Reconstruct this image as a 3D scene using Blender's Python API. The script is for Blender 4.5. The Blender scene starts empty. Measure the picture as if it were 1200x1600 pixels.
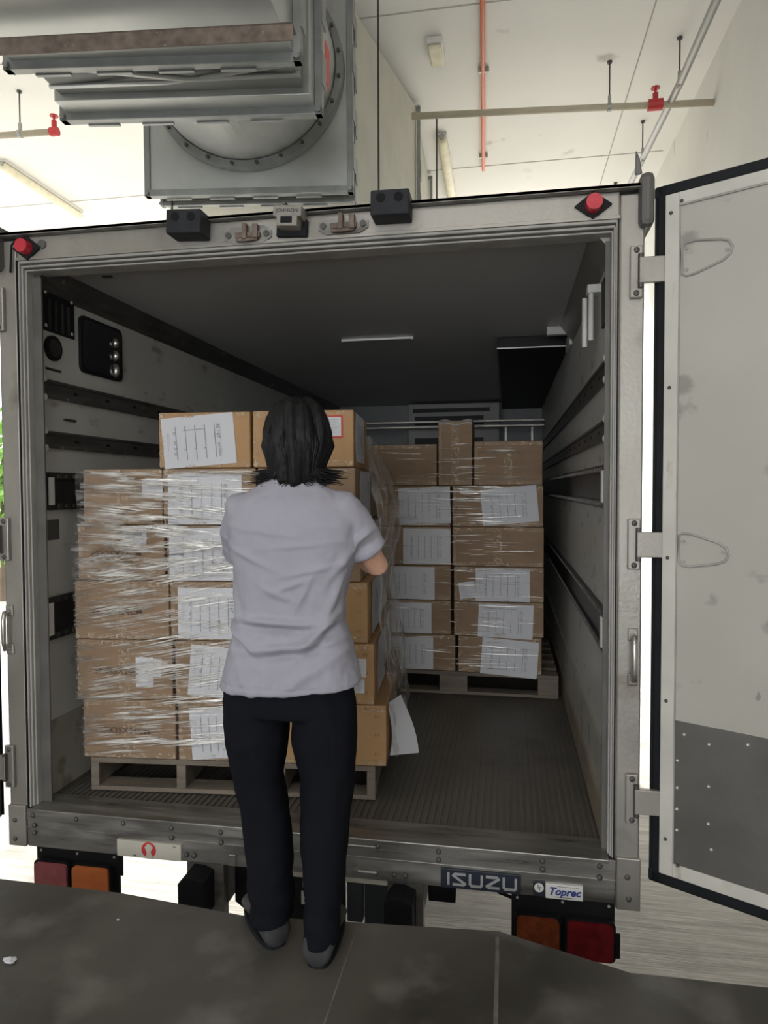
import bpy, bmesh, math, random
from mathutils import Vector, Matrix, noise
random.seed(7)
S = bpy.context.scene
C = S.collection
R = math.radians

# ------------------------------------------------------------------ camera
cam_d = bpy.data.cameras.new('camera'); cam = bpy.data.objects.new('camera', cam_d); C.objects.link(cam)
yaw, pitch, roll = 0.1777, -0.0348, -0.004
fw = Vector((-math.sin(yaw)*math.cos(pitch), math.cos(yaw)*math.cos(pitch), math.sin(pitch)))
rt = Vector((math.cos(yaw), math.sin(yaw), 0)); up = rt.cross(fw)
rt2 = rt*math.cos(roll)+up*math.sin(roll); up2 = -rt*math.sin(roll)+up*math.cos(roll)
M = Matrix((rt2, up2, -fw)).transposed().to_4x4(); M.translation = Vector((1.957, -2.429, 1.36))
cam.matrix_world = M
cam_d.sensor_fit = 'HORIZONTAL'; cam_d.sensor_width = 36; cam_d.lens = 36*1072.7/1200
cam_d.clip_start = 0.02
S.camera = cam
# ------------------------------------------------------------------ light, sky, exposure
S.view_settings.view_transform = 'Standard'; S.view_settings.look = 'None'
S.view_settings.exposure = 0.0; S.view_settings.gamma = 1.0; S.view_settings.use_curve_mapping = False
w = bpy.data.worlds.new('sky'); S.world = w; w.use_nodes = True
bg = w.node_tree.nodes['Background']; bg.inputs[0].default_value = (0.93, 0.97, 1.0, 1); bg.inputs[1].default_value = 3.1
def area_light(name, loc, target, sx, sy, power, col=(1, 0.97, 0.92)):
    d = bpy.data.lights.new(name, 'AREA'); d.shape = 'RECTANGLE'; d.size = sx; d.size_y = sy; d.energy = power; d.color = col
    o = bpy.data.objects.new(name, d); C.objects.link(o); o.location = loc
    o.rotation_euler = (Vector(target)-Vector(loc)).to_track_quat('-Z', 'Y').to_euler(); return o
area_light('high_back_fill', (1.2, -4.2, 4.6), (1.2, -0.5, 1.2), 3.0, 1.2, 42)  # added fill from high behind the camera, no fitting modelled
area_light('low_back_fill', (1.0, -7.7, 1.7), (1.2, 0.0, 1.9), 5.0, 3.0, 115, (0.97, 0.98, 1.0))  # added low fill panel, brightens the truck's rear and inner ceiling
sd = bpy.data.lights.new('sun', 'SUN'); sd.energy = 5.6; sd.angle = R(2); sd.color = (1, 0.97, 0.92)
sun = bpy.data.objects.new('sun', sd); C.objects.link(sun); sun.location = (-5, 20, 15)
sun.rotation_euler = Vector((0.38*math.cos(R(41)), -0.925*math.cos(R(41)), -math.sin(R(41)))).to_track_quat('-Z', 'Y').to_euler()

# ------------------------------------------------------------------ helpers
def tag(o, label=None, cat=None, group=None, kind=None):
    if label: o['label'] = label
    if cat: o['category'] = cat
    if group: o['group'] = group
    if kind: o['kind'] = kind
    return o
def empty(name, loc=(0, 0, 0), rz=0.0, parent=None):
    o = bpy.data.objects.new(name, None); C.objects.link(o); o.location = loc; o.rotation_euler = (0, 0, rz)
    o.empty_display_size = 0.1
    if parent: o.parent = parent
    return o
class MB:
    def __init__(s): s.bm = bmesh.new()
    def box(s, x0, x1, y0, y1, z0, z1, bev=0.0, mat=None):
        g = bmesh.ops.create_cube(s.bm, size=1.0)
        vs = g['verts']
        for v in vs:
            v.co = Vector(((x0+x1)/2+v.co.x*(x1-x0), (y0+y1)/2+v.co.y*(y1-y0), (z0+z1)/2+v.co.z*(z1-z0)))
        if mat is not None:
            for v in vs: v.co = mat @ v.co
        if bev > 0:
            es = list({e for v in vs for e in v.link_edges})
            bmesh.ops.bevel(s.bm, geom=es, offset=bev, segments=2, profile=0.5, affect='EDGES')
        return s
    def cyl(s, p0, p1, r0, r1=None, n=16): return s.tube([p0, p1], [r0, r0 if r1 is None else r1], n)
    def tube(s, pts, r, n=8, closed=False, flat=1.0, upv=None):
        pts = [Vector(p) for p in pts]; k = len(pts)
        rs = r if isinstance(r, (list, tuple)) else [r]*k
        rings = []; prev = None
        for i, p in enumerate(pts):
            if closed: t = pts[(i+1) % k]-pts[i-1]
            else: t = pts[min(i+1, k-1)]-pts[max(i-1, 0)]
            t.normalize()
            a = prev if prev is not None else (Vector(upv) if upv else (Vector((0, 0, 1)) if abs(t.z) < 0.9 else Vector((1, 0, 0))))
            a = (a-t*a.dot(t))
            if a.length < 1e-5: a = t.orthogonal()
            a.normalize(); b = t.cross(a); prev = a
            rr = rs[i]; ra, rb = (rr if isinstance(rr, (list, tuple)) else (rr, rr*flat))
            rings.append([s.bm.verts.new(p+a*math.cos(2*math.pi*j/n)*ra+b*math.sin(2*math.pi*j/n)*rb) for j in range(n)])
        m = k if closed else k-1
        for i in range(m):
            A, B = rings[i], rings[(i+1) % k]
            for j in range(n): s.bm.faces.new((A[j], A[(j+1) % n], B[(j+1) % n], B[j]))
        if not closed:
            s.bm.faces.new(rings[0][::-1]); s.bm.faces.new(rings[-1])
        return s
    def rings(s, rings, cap=True):
        R_ = [[s.bm.verts.new(Vector(p)) for p in r] for r in rings]; n = len(R_[0])
        for A, B in zip(R_, R_[1:]):
            for j in range(n): s.bm.faces.new((A[j], A[(j+1) % n], B[(j+1) % n], B[j]))
        if cap: s.bm.faces.new(R_[0][::-1]); s.bm.faces.new(R_[-1])
        return s
    def grid(s, fn, nu, nv, closed_u=False):
        V = [[s.bm.verts.new(Vector(fn(i/(nu-1), j/(nv-1)))) for j in range(nv)] for i in range(nu)]
        for i in range(nu-1):
            for j in range(nv-1): s.bm.faces.new((V[i][j], V[i+1][j], V[i+1][j+1], V[i][j+1]))
        return s
    def quad(s, a, b, c, d):
        s.bm.faces.new([s.bm.verts.new(Vector(p)) for p in (a, b, c, d)]); return s
    def prism(s, poly, fn, d0, d1):
        # poly: 2D outline; fn(a, b, d) -> 3D
        A = [s.bm.verts.new(Vector(fn(a, b, d0))) for a, b in poly]; B = [s.bm.verts.new(Vector(fn(a, b, d1))) for a, b in poly]
        s.bm.faces.new(A[::-1]); s.bm.faces.new(B); n = len(poly)
        for j in range(n): s.bm.faces.new((A[j], A[(j+1) % n], B[(j+1) % n], B[j]))
        return s
    def ball(s, c, r, sc=(1, 1, 1), n=16):
        g = bmesh.ops.create_uvsphere(s.bm, u_segments=n, v_segments=max(6, n//2), radius=r)
        for v in g['verts']: v.co = Vector((c[0]+v.co.x*sc[0], c[1]+v.co.y*sc[1], c[2]+v.co.z*sc[2]))
        return s
    def text(s, txt, mat, size=0.1, depth=0.0006, shear=0.0, bold=0.0, space=1.0):
        cu = bpy.data.curves.new('t', 'FONT'); cu.body = txt; cu.size = size; cu.extrude = depth; cu.shear = shear; cu.offset = bold
        cu.space_character = space; cu.align_x = 'CENTER'; cu.align_y = 'CENTER'; cu.resolution_u = 3
        o = bpy.data.objects.new('t', cu); C.objects.link(o)
        bpy.context.view_layer.update()
        me = bpy.data.meshes.new_from_object(o.evaluated_get(bpy.context.evaluated_depsgraph_get()))
        me.transform(mat); s.bm.from_mesh(me)
        bpy.data.objects.remove(o); bpy.data.curves.remove(cu); bpy.data.meshes.remove(me); return s
    def build(s, name, mat, parent=None, smooth=False, fix=True, split=False):
        if split:
            left = set(s.bm.verts); first = None
            s.bm.verts.index_update()
            while left:
                v0 = min(left, key=lambda v: v.index); isl = {v0}; st = [v0]
                while st:
                    for e in st.pop().link_edges:
                        for v in e.verts:
                            if v not in isl: isl.add(v); st.append(v)
                left -= isl; nb = MB(); mp = {}
                for v in sorted(isl, key=lambda v: v.index): mp[v] = nb.bm.verts.new(v.co)
                for f in {f for v in isl for f in v.link_faces}: nb.bm.faces.new([mp[v] for v in f.verts])
                o = nb.build(name, mat, parent, smooth, fix); first = first or o
            s.bm.free(); return first
        if fix: bmesh.ops.recalc_face_normals(s.bm, faces=s.bm.faces)
        me = bpy.data.meshes.new(name); s.bm.to_mesh(me); s.bm.free()
        me.materials.append(mat)
        if smooth:
            for p in me.polygons: p.use_smooth = True
        o = bpy.data.objects.new(name, me); C.objects.link(o)
        if parent: o.parent = parent
        return o
def merge(o, mb, m):      # surface pattern: added to the part's own mesh with a second material
    bm = bmesh.new(); bm.from_mesh(o.data); n = len(bm.faces)
    me = bpy.data.meshes.new('x'); bmesh.ops.recalc_face_normals(mb.bm, faces=mb.bm.faces); mb.bm.to_mesh(me); mb.bm.free()
    bm.from_mesh(me); bm.faces.ensure_lookup_table(); o.data.materials.append(m)
    for f in bm.faces[n:]: f.material_index = len(o.data.materials)-1
    bm.to_mesh(o.data); bm.free(); bpy.data.meshes.remove(me)
def FRONT(x, y, z, rot=0.0):      # text on a face that looks towards -Y
    return Matrix.Translation((x, y, z)) @ Matrix.Rotation(R(90), 4, 'X') @ Matrix.Rotation(rot, 4, 'Z')

def smoothshade(o, ang=35):
    me = o.data
    for p in me.polygons: p.use_smooth = True
    try: me.set_sharp_from_angle(angle=R(ang))
    except Exception: pass
    return o

# ------------------------------------------------------------------ materials
def mat(name, col, rough=0.6, metal=0.0, var=0.0, vscale=3.0, stretch=(1, 1, 1), dirt=None, dscale=6.0, dlo=0.55, dhi=0.7,
        bump=0.0, bscale=30.0, bstretch=None, spec=0.5, alpha=None, rvar=0.0, dstretch=(1, 1, 1), ddet=6):
    m = bpy.data.materials.new(name); m.use_nodes = True; nt = m.node_tree; N = nt.nodes; L = nt.links
    p = N['Principled BSDF']; p.inputs['Roughness'].default_value = rough; p.inputs['Metallic'].default_value = metal
    p.inputs['Specular IOR Level'].default_value = spec
    tc = N.new('ShaderNodeTexCoord')
    def noise_(scale, st, det=4):
        mp = N.new('ShaderNodeMapping'); mp.inputs['Scale'].default_value = st; L.new(tc.outputs['Object'], mp.inputs[0])
        n = N.new('ShaderNodeTexNoise'); n.inputs['Scale'].default_value = scale; n.inputs['Detail'].default_value = det
        L.new(mp.outputs[0], n.inputs['Vector']); return n.outputs['Fac']
    base = N.new('ShaderNodeRGB'); base.outputs[0].default_value = (*col, 1); out = base.outputs[0]
    if var > 0:
        f = noise_(vscale, stretch)
        mr = N.new('ShaderNodeMapRange'); mr.inputs[1].default_value = 0.3; mr.inputs[2].default_value = 0.7
        mr.inputs[3].default_value = 1-var; mr.inputs[4].default_value = 1+var; L.new(f, mr.inputs[0])
        mx = N.new('ShaderNodeVectorMath'); mx.operation = 'SCALE'; L.new(out, mx.inputs[0]); L.new(mr.outputs[0], mx.inputs['Scale']); out = mx.outputs[0]
        if rvar > 0:
            m2 = N.new('ShaderNodeMapRange'); m2.inputs[1].default_value = 0.3; m2.inputs[2].default_value = 0.7
            m2.inputs[3].default_value = max(0.02, rough-rvar); m2.inputs[4].default_value = rough+rvar; L.new(f, m2.inputs[0]); L.new(m2.outputs[0], p.inputs['Roughness'])
    if dirt is not None:
        f = noise_(dscale, dstretch, ddet)
        mr = N.new('ShaderNodeMapRange'); mr.inputs[1].default_value = dlo; mr.inputs[2].default_value = dhi; L.new(f, mr.inputs[0])
        mx = N.new('ShaderNodeMix'); mx.data_type = 'RGBA'; L.new(mr.outputs[0], mx.inputs[0]); L.new(out, mx.inputs[6]); mx.inputs[7].default_value = (*dirt, 1); out = mx.outputs[2]
    L.new(out, p.inputs['Base Color'])
    if bump > 0:
        f = noise_(bscale, bstretch or (1, 1, 1), 5)
        b = N.new('ShaderNodeBump'); b.inputs['Strength'].default_value = bump; b.inputs['Distance'].default_value = 0.01; L.new(f, b.inputs['Height']); L.new(b.outputs[0], p.inputs['Normal'])
    if alpha is not None: p.inputs['Alpha'].default_value = alpha
    return m
def film_mat(name, lo, hi, stretch, scale, amin, amax, col=(0.9, 0.9, 0.92), bump=0.6, metal=0.0, rough=0.16):
    m = mat(name, col, rough, metal=metal, bump=bump, bscale=scale*1.5, bstretch=stretch, spec=0.9)
    nt = m.node_tree; N = nt.nodes; L = nt.links; p = N['Principled BSDF']
    tc = N.new('ShaderNodeTexCoord'); mp = N.new('ShaderNodeMapping'); mp.inputs['Scale'].default_value = stretch; L.new(tc.outputs['Object'], mp.inputs[0])
    n = N.new('ShaderNodeTexNoise'); n.inputs['Scale'].default_value = scale; n.inputs['Detail'].default_value = 5; L.new(mp.outputs[0], n.inputs['Vector'])
    mr = N.new('ShaderNodeMapRange'); mr.inputs[1].default_value = lo; mr.inputs[2].default_value = hi; mr.inputs[3].default_value = amin; mr.inputs[4].default_value = amax
    L.new(n.outputs['Fac'], mr.inputs[0]); L.new(mr.outputs[0], p.inputs['Alpha'])
    return m

m_ceil = mat('painted_concrete_ceiling', (0.80, 0.79, 0.75), 0.9, var=0.05, vscale=0.7, dirt=(0.55, 0.53, 0.48), dscale=2.5, dlo=0.66, dhi=0.74, bump=0.1, bscale=8)
m_wall = mat('stained_painted_wall', (0.70, 0.69, 0.64), 0.9, var=0.07, vscale=0.8, dirt=(0.38, 0.37, 0.33), dscale=3.5, dlo=0.66, dhi=0.76, dstretch=(1, 1, 0.35), bump=0.15, bscale=10)
m_joint = mat('joint_line', (0.42, 0.41, 0.38), 0.9)
m_dock = mat('worn_dock_steel', (0.085, 0.078, 0.068), 0.40, var=0.5, vscale=1.8, dirt=(0.16, 0.15, 0.135), dscale=4.5, dlo=0.54, dhi=0.72, bump=0.12, bscale=18, rvar=0.14)
m_ground = mat('brushed_concrete_yard', (0.60, 0.56, 0.50), 0.85, var=0.22, vscale=7, stretch=(0.35, 3.5, 1), dirt=(0.33, 0.30, 0.26), dscale=1.3, dlo=0.55, dhi=0.75, bump=0.6, bscale=16, bstretch=(0.3, 5, 1))
m_alu = mat('worn_aluminium_frame', (0.34, 0.32, 0.29), 0.42, metal=0.6, var=0.16, vscale=5, stretch=(1, 1, 0.5), dirt=(0.22, 0.20, 0.17), dscale=5, dlo=0.6, dhi=0.75, bump=0.08, bscale=60, rvar=0.1)
m_alu2 = mat('scuffed_sill_metal', (0.27, 0.258, 0.238), 0.38, metal=0.65, var=0.3, vscale=9, stretch=(0.4, 3, 3), dirt=(0.12, 0.11, 0.10), dscale=7, dlo=0.56, dhi=0.72, dstretch=(0.4, 2, 2), bump=0.1, bscale=40, rvar=0.12)
m_panel = mat('scratched_white_panel', (0.56, 0.55, 0.52), 0.45, var=0.08, vscale=2.5, dirt=(0.30, 0.29, 0.26), dscale=9, dlo=0.62, dhi=0.72, dstretch=(1, 0.6, 1.4), bump=0.05, bscale=12, rvar=0.06)
m_roof = mat('grey_liner_ceiling', (0.46, 0.46, 0.46), 0.4, var=0.06, vscale=1.5)
m_door = mat('scuffed_door_liner', (0.46, 0.445, 0.395), 0.5, var=0.07, vscale=2.0, dirt=(0.30, 0.29, 0.26), dscale=7, dlo=0.64, dhi=0.72, dstretch=(1, 1, 1.2), bump=0.05, bscale=14)
m_trim = mat('door_trim_paint', (0.58, 0.56, 0.51), 0.5, var=0.08, vscale=6, dirt=(0.36, 0.30, 0.24), dscale=14, dlo=0.62, dhi=0.72, dstretch=(1, 1, 0.3))
m_kick = mat('grey_kick_plate', (0.135, 0.128, 0.12), 0.5, metal=0.3, var=0.14, vscale=5, bump=0.08, bscale=40)
m_rub = mat('black_rubber', (0.011, 0.012, 0.014), 0.6, var=0.2, vscale=12, spec=0.2)
m_block = mat('moulded_rubber_block', (0.028, 0.029, 0.033), 0.6, var=0.15, vscale=15, spec=0.2)
m_blk = mat('black_painted_metal', (0.012, 0.012, 0.014), 0.5, var=0.2, vscale=10, spec=0.25)
m_dark = mat('dark_channel', (0.045, 0.043, 0.042), 0.4, metal=0.3, var=0.25, vscale=14)
m_rail = mat('grey_rail_metal', (0.11, 0.105, 0.10), 0.42, metal=0.4, var=0.3, vscale=16, stretch=(1, 0.3, 2), dirt=(0.3, 0.29, 0.27), dscale=25, dlo=0.66, dhi=0.72)
m_floor = mat('ribbed_cargo_floor', (0.17, 0.155, 0.135), 0.5, metal=0.35, var=0.22, vscale=3, dirt=(0.10, 0.09, 0.08), dscale=3, dlo=0.5, dhi=0.8, bump=0.1, bscale=40, rvar=0.1)
m_chrome = mat('worn_chrome', (0.55, 0.53, 0.49), 0.28, metal=0.9, var=0.12, vscale=20)
m_screw = mat('screw_head', (0.10, 0.095, 0.09), 0.5, metal=0.5)
m_bright = mat('bright_rivet', (0.62, 0.61, 0.58), 0.4, metal=0.5)
m_white = mat('white_plastic', (0.66, 0.65, 0.62), 0.45, var=0.05, vscale=8)
m_edge = mat('aged_edge_strip', (0.11, 0.105, 0.095), 0.5, var=0.2, vscale=8)
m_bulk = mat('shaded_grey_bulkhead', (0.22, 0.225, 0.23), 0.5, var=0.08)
m_seal = mat('grey_door_seal', (0.36, 0.345, 0.32), 0.55, var=0.18, vscale=10, stretch=(1, 1, 0.4))
m_card = mat('brown_cardboard', (0.275, 0.18, 0.11), 0.72, var=0.10, vscale=5, stretch=(1, 1, 4), dirt=(0.22, 0.14, 0.085), dscale=6, dlo=0.6, dhi=0.8, bump=0.06, bscale=50, bstretch=(1, 1, 6))
m_card2 = mat('bright_cardboard', (0.42, 0.245, 0.115), 0.72, var=0.08, vscale=5, bump=0.06, bscale=50, bstretch=(6, 1, 1))
m_tape = film_mat('clear_parcel_tape', 0.50, 0.66, (1, 1, 1), 60, 0.10, 0.7, (0.72, 0.58, 0.42), 1.0, 0.3, 0.22)
m_paper = mat('white_paper', (0.62, 0.62, 0.65), 0.7, var=0.03, vscale=6, bump=0.15, bscale=12)
m_ink = mat('black_ink', (0.03, 0.03, 0.035), 0.7)
m_pen = mat('grey_pen_ink', (0.24, 0.24, 0.26), 0.7)
m_inkb = mat('faded_box_ink', (0.10, 0.065, 0.045), 0.75)
m_redink = mat('red_ink', (0.55, 0.03, 0.03), 0.6)
m_film = film_mat('stretch_film_pleats', 0.42, 0.62, (0.6, 0.6, 4.0), 8, 0.0, 0.75, (0.95, 0.93, 0.90), 0.5, 0.75, 0.3)
m_loose = film_mat('loose_crumpled_film', 0.42, 0.64, (2.0, 2.0, 1), 10, 0.14, 0.72, (0.88, 0.86, 0.84), 1.0, 0.45, 0.2)
m_drape = film_mat('draped_corner_film', 0.50, 0.72, (1.0, 1.0, 4), 9, 0.03, 0.38, (0.85, 0.83, 0.80), 0.6, 0.3, 0.25)
m_wood = mat('weathered_pallet_wood', (0.175, 0.145, 0.115), 0.8, var=0.25, vscale=5, stretch=(0.6, 4, 5), bump=0.25, bscale=30, bstretch=(0.5, 4, 4))
m_galv = mat('galvanised_duct_steel', (0.47, 0.485, 0.475), 0.42, metal=0.6, var=0.08, vscale=2.2, dirt=(0.60, 0.61, 0.59), dscale=3, dlo=0.5, dhi=0.8, bump=0.04, bscale=5, rvar=0.08)
m_galv2 = mat('flange_steel', (0.28, 0.29, 0.285), 0.45, metal=0.55, var=0.15, vscale=9)
m_rust = mat('rusty_angle_bar', (0.20, 0.155, 0.125), 0.8, metal=0.1, var=0.3, vscale=25, dirt=(0.42, 0.36, 0.28), dscale=45, dlo=0.66, dhi=0.72)
m_canvas = mat('dark_flexible_canvas', (0.20, 0.21, 0.205), 0.7, var=0.3, vscale=4, stretch=(0.4, 4, 4))
m_cream = mat('cream_painted_steel', (0.50, 0.49, 0.42), 0.6, var=0.06, vscale=4)
m_orange = mat('orange_conduit', (0.62, 0.16, 0.07), 0.5)
m_pipe = mat('cream_pipe', (0.50, 0.45, 0.34), 0.55, var=0.08, vscale=6)
m_gpipe = mat('galvanised_pipe', (0.36, 0.36, 0.34), 0.45, metal=0.4)
m_red = mat('red_paint', (0.50, 0.03, 0.035), 0.45)
m_rod = mat('dark_hanger_rod', (0.07, 0.065, 0.06), 0.5, metal=0.4)
m_redlens = mat('red_lens', (0.58, 0.035, 0.055), 0.25, var=0.1, vscale=30)
m_dredlens = mat('dark_red_lens', (0.16, 0.008, 0.012), 0.25, var=0.3, vscale=30)
m_pinklens = mat('faded_red_lens', (0.42, 0.12, 0.13), 0.25, var=0.1, vscale=30)
m_orlens = mat('orange_lens', (0.72, 0.20, 0.06), 0.25, var=0.08, vscale=30)
m_dorlens = mat('dark_orange_lens', (0.20, 0.045, 0.015), 0.25, var=0.3, vscale=30)
m_navy = mat('dark_nameplate', (0.018, 0.022, 0.035), 0.4)
m_silver = mat('silver_lettering', (0.40, 0.40, 0.40), 0.4, metal=0.3)
m_blue = mat('blue_lettering', (0.035, 0.05, 0.22), 0.5)
m_ply = mat('off_white_plate', (0.52, 0.49, 0.42), 0.6, var=0.06, vscale=9)
m_tube = mat('aged_lamp_diffuser', (0.75, 0.70, 0.52), 0.5, var=0.1, vscale=14)
m_shirt = mat('lavender_grey_jersey', (0.345, 0.335, 0.39), 0.85, var=0.03, vscale=5, bump=0.08, bscale=160)
m_trous = mat('black_trouser_cloth', (0.009, 0.0095, 0.013), 0.9, bump=0.1, bscale=120, spec=0.08)
m_skin = mat('skin', (0.52, 0.29, 0.20), 0.5, var=0.05, vscale=12)
m_hair = mat('black_hair', (0.006, 0.006, 0.007), 0.42, var=0.3, vscale=60, bump=0.3, bscale=60, bstretch=(4, 4, 0.5), spec=0.22)
m_shoe = mat('charcoal_shoe', (0.04, 0.04, 0.042), 0.7, var=0.15, vscale=20)
m_leaf = mat('sunlit_leaves', (0.22, 0.40, 0.08), 0.6, var=0.4, vscale=5)
m_tyre = mat('tyre_rubber', (0.02, 0.02, 0.02), 0.8)
m_glass = mat('dark_glossy_window', (0.02, 0.021, 0.023), 0.07, spec=0.8, bump=0.02, bscale=6)

# ------------------------------------------------------------------ the bay (structure)
ZC = 4.76; GZ = -1.1
def struct(name, mb, m): o = mb.build(name, m); tag(o, kind='structure'); return o
struct('ground', MB().box(-40, 40, -0.5, 60, GZ-0.2, GZ), m_ground)
# dock slab with its slightly uneven steel edge
edge = [(-9, -0.33), (0.21, -0.35), (0.68, -0.355), (1.13, -0.40), (1.936, -0.34), (2.30, -0.46), (2.66, -0.456), (9, -0.50)]
poly = edge+[(9, -9), (-9, -9)]
struct('floor', MB().prism(poly, lambda a, b, d: (a, b, d), GZ-0.3, 0.0), m_dock)
j = MB(); j.box(1.925, 1.937, -3.2, -0.37, 0.0, 0.0015); j.box(1.50, 1.505, -3.2, -0.43, 0, 0.001)
j.box(0.1, 0.106, -2.6, -1.1, 0, 0.001, mat=Matrix.Translation((0.5, 0.4, 0)) @ Matrix.Rotation(R(-30), 4, 'Z'))
struct('trim_dock_seams', j, mat('seam_dirt', (0.15, 0.135, 0.115), 0.8, var=0.3, vscale=20))
struct('ceiling', MB().box(-9, 9, -9, 7.3, ZC, ZC+0.25), m_ceil)
j = MB(); j.box(-9, 3.5, 2.55, 2.562, ZC-0.003, ZC); j.box(-9, 3.5, 5.02, 5.035, ZC-0.003, ZC)
j.box(2.97, 2.98, -2, 7.3, ZC-0.003, ZC)
struct('trim_ceiling_joints', j, m_joint)
wr = MB(); fn = lambda a, b, d: (d, a, b)
wr.prism([(-9, GZ), (6.05, GZ), (6.05, 3.72), (7.3, 3.72), (7.3, ZC), (-9, ZC)], fn, 3.56, 3.8)
struct('wall_right', wr, m_wall)
struct('wall_left_unseen', MB().box(-4.8, -4.55, -9, -1.0, -0.5, ZC), m_wall)  # out of view, added to hold back sky light from the left
struct('wall_back_unseen', MB().box(-4.8, -1.5, -8.0, -7.8, -0.5, ZC).box(3.5, 3.8, -8.0, -7.8, -0.5, ZC).box(-1.5, 3.5, -8.0, -7.8, 3.2, ZC), m_wall)  # out of view, added to dim the sky behind; gap frames the fill panel
# far greenery seen past the left of the truck
def shrub(x, y, h, rr, label):
    root = empty('leafy_tree', (x, y, GZ)); tag(root, label, 'tree', 'trees outside the loading bay')
    MB().tube([(0, 0, 0), (0.05, 0, h*0.4), (0, 0.05, h*0.75)], [0.12, 0.09, 0.04], 8).build('trunk', mat('bark', (0.15, 0.11, 0.08), 0.9, var=0.2), root)
    mb = MB(); bm = mb.bm
    for i in range(2600):
        d = Vector((random.gauss(0, 1), random.gauss(0, 1), random.gauss(0, 1))).normalized()
        q = random.random()**0.4
        p = Vector((d.x*rr*q, d.y*rr*q, h*0.58+d.z*h*0.42*q))
        n = Vector((random.gauss(0, 1), random.gauss(0, 1), random.gauss(0, 1))).normalized(); t = n.orthogonal().normalized(); b = n.cross(t)
        sz = 0.07+random.random()*0.07
        bm.faces.new([bm.verts.new(p+t*sz), bm.verts.new(p+b*sz*0.5), bm.verts.new(p-t*sz), bm.verts.new(p-b*sz*0.5)])
    tag(mb.build('foliage', m_leaf, root, fix=False), kind='stuff')
shrub(-9.0, 11.0, 4.3, 1.5, 'sunlit green tree outside, nearest the left door post')
shrub(-13.6, 14.5, 4.8, 1.7, 'sunlit green tree outside, further from the truck')

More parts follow.
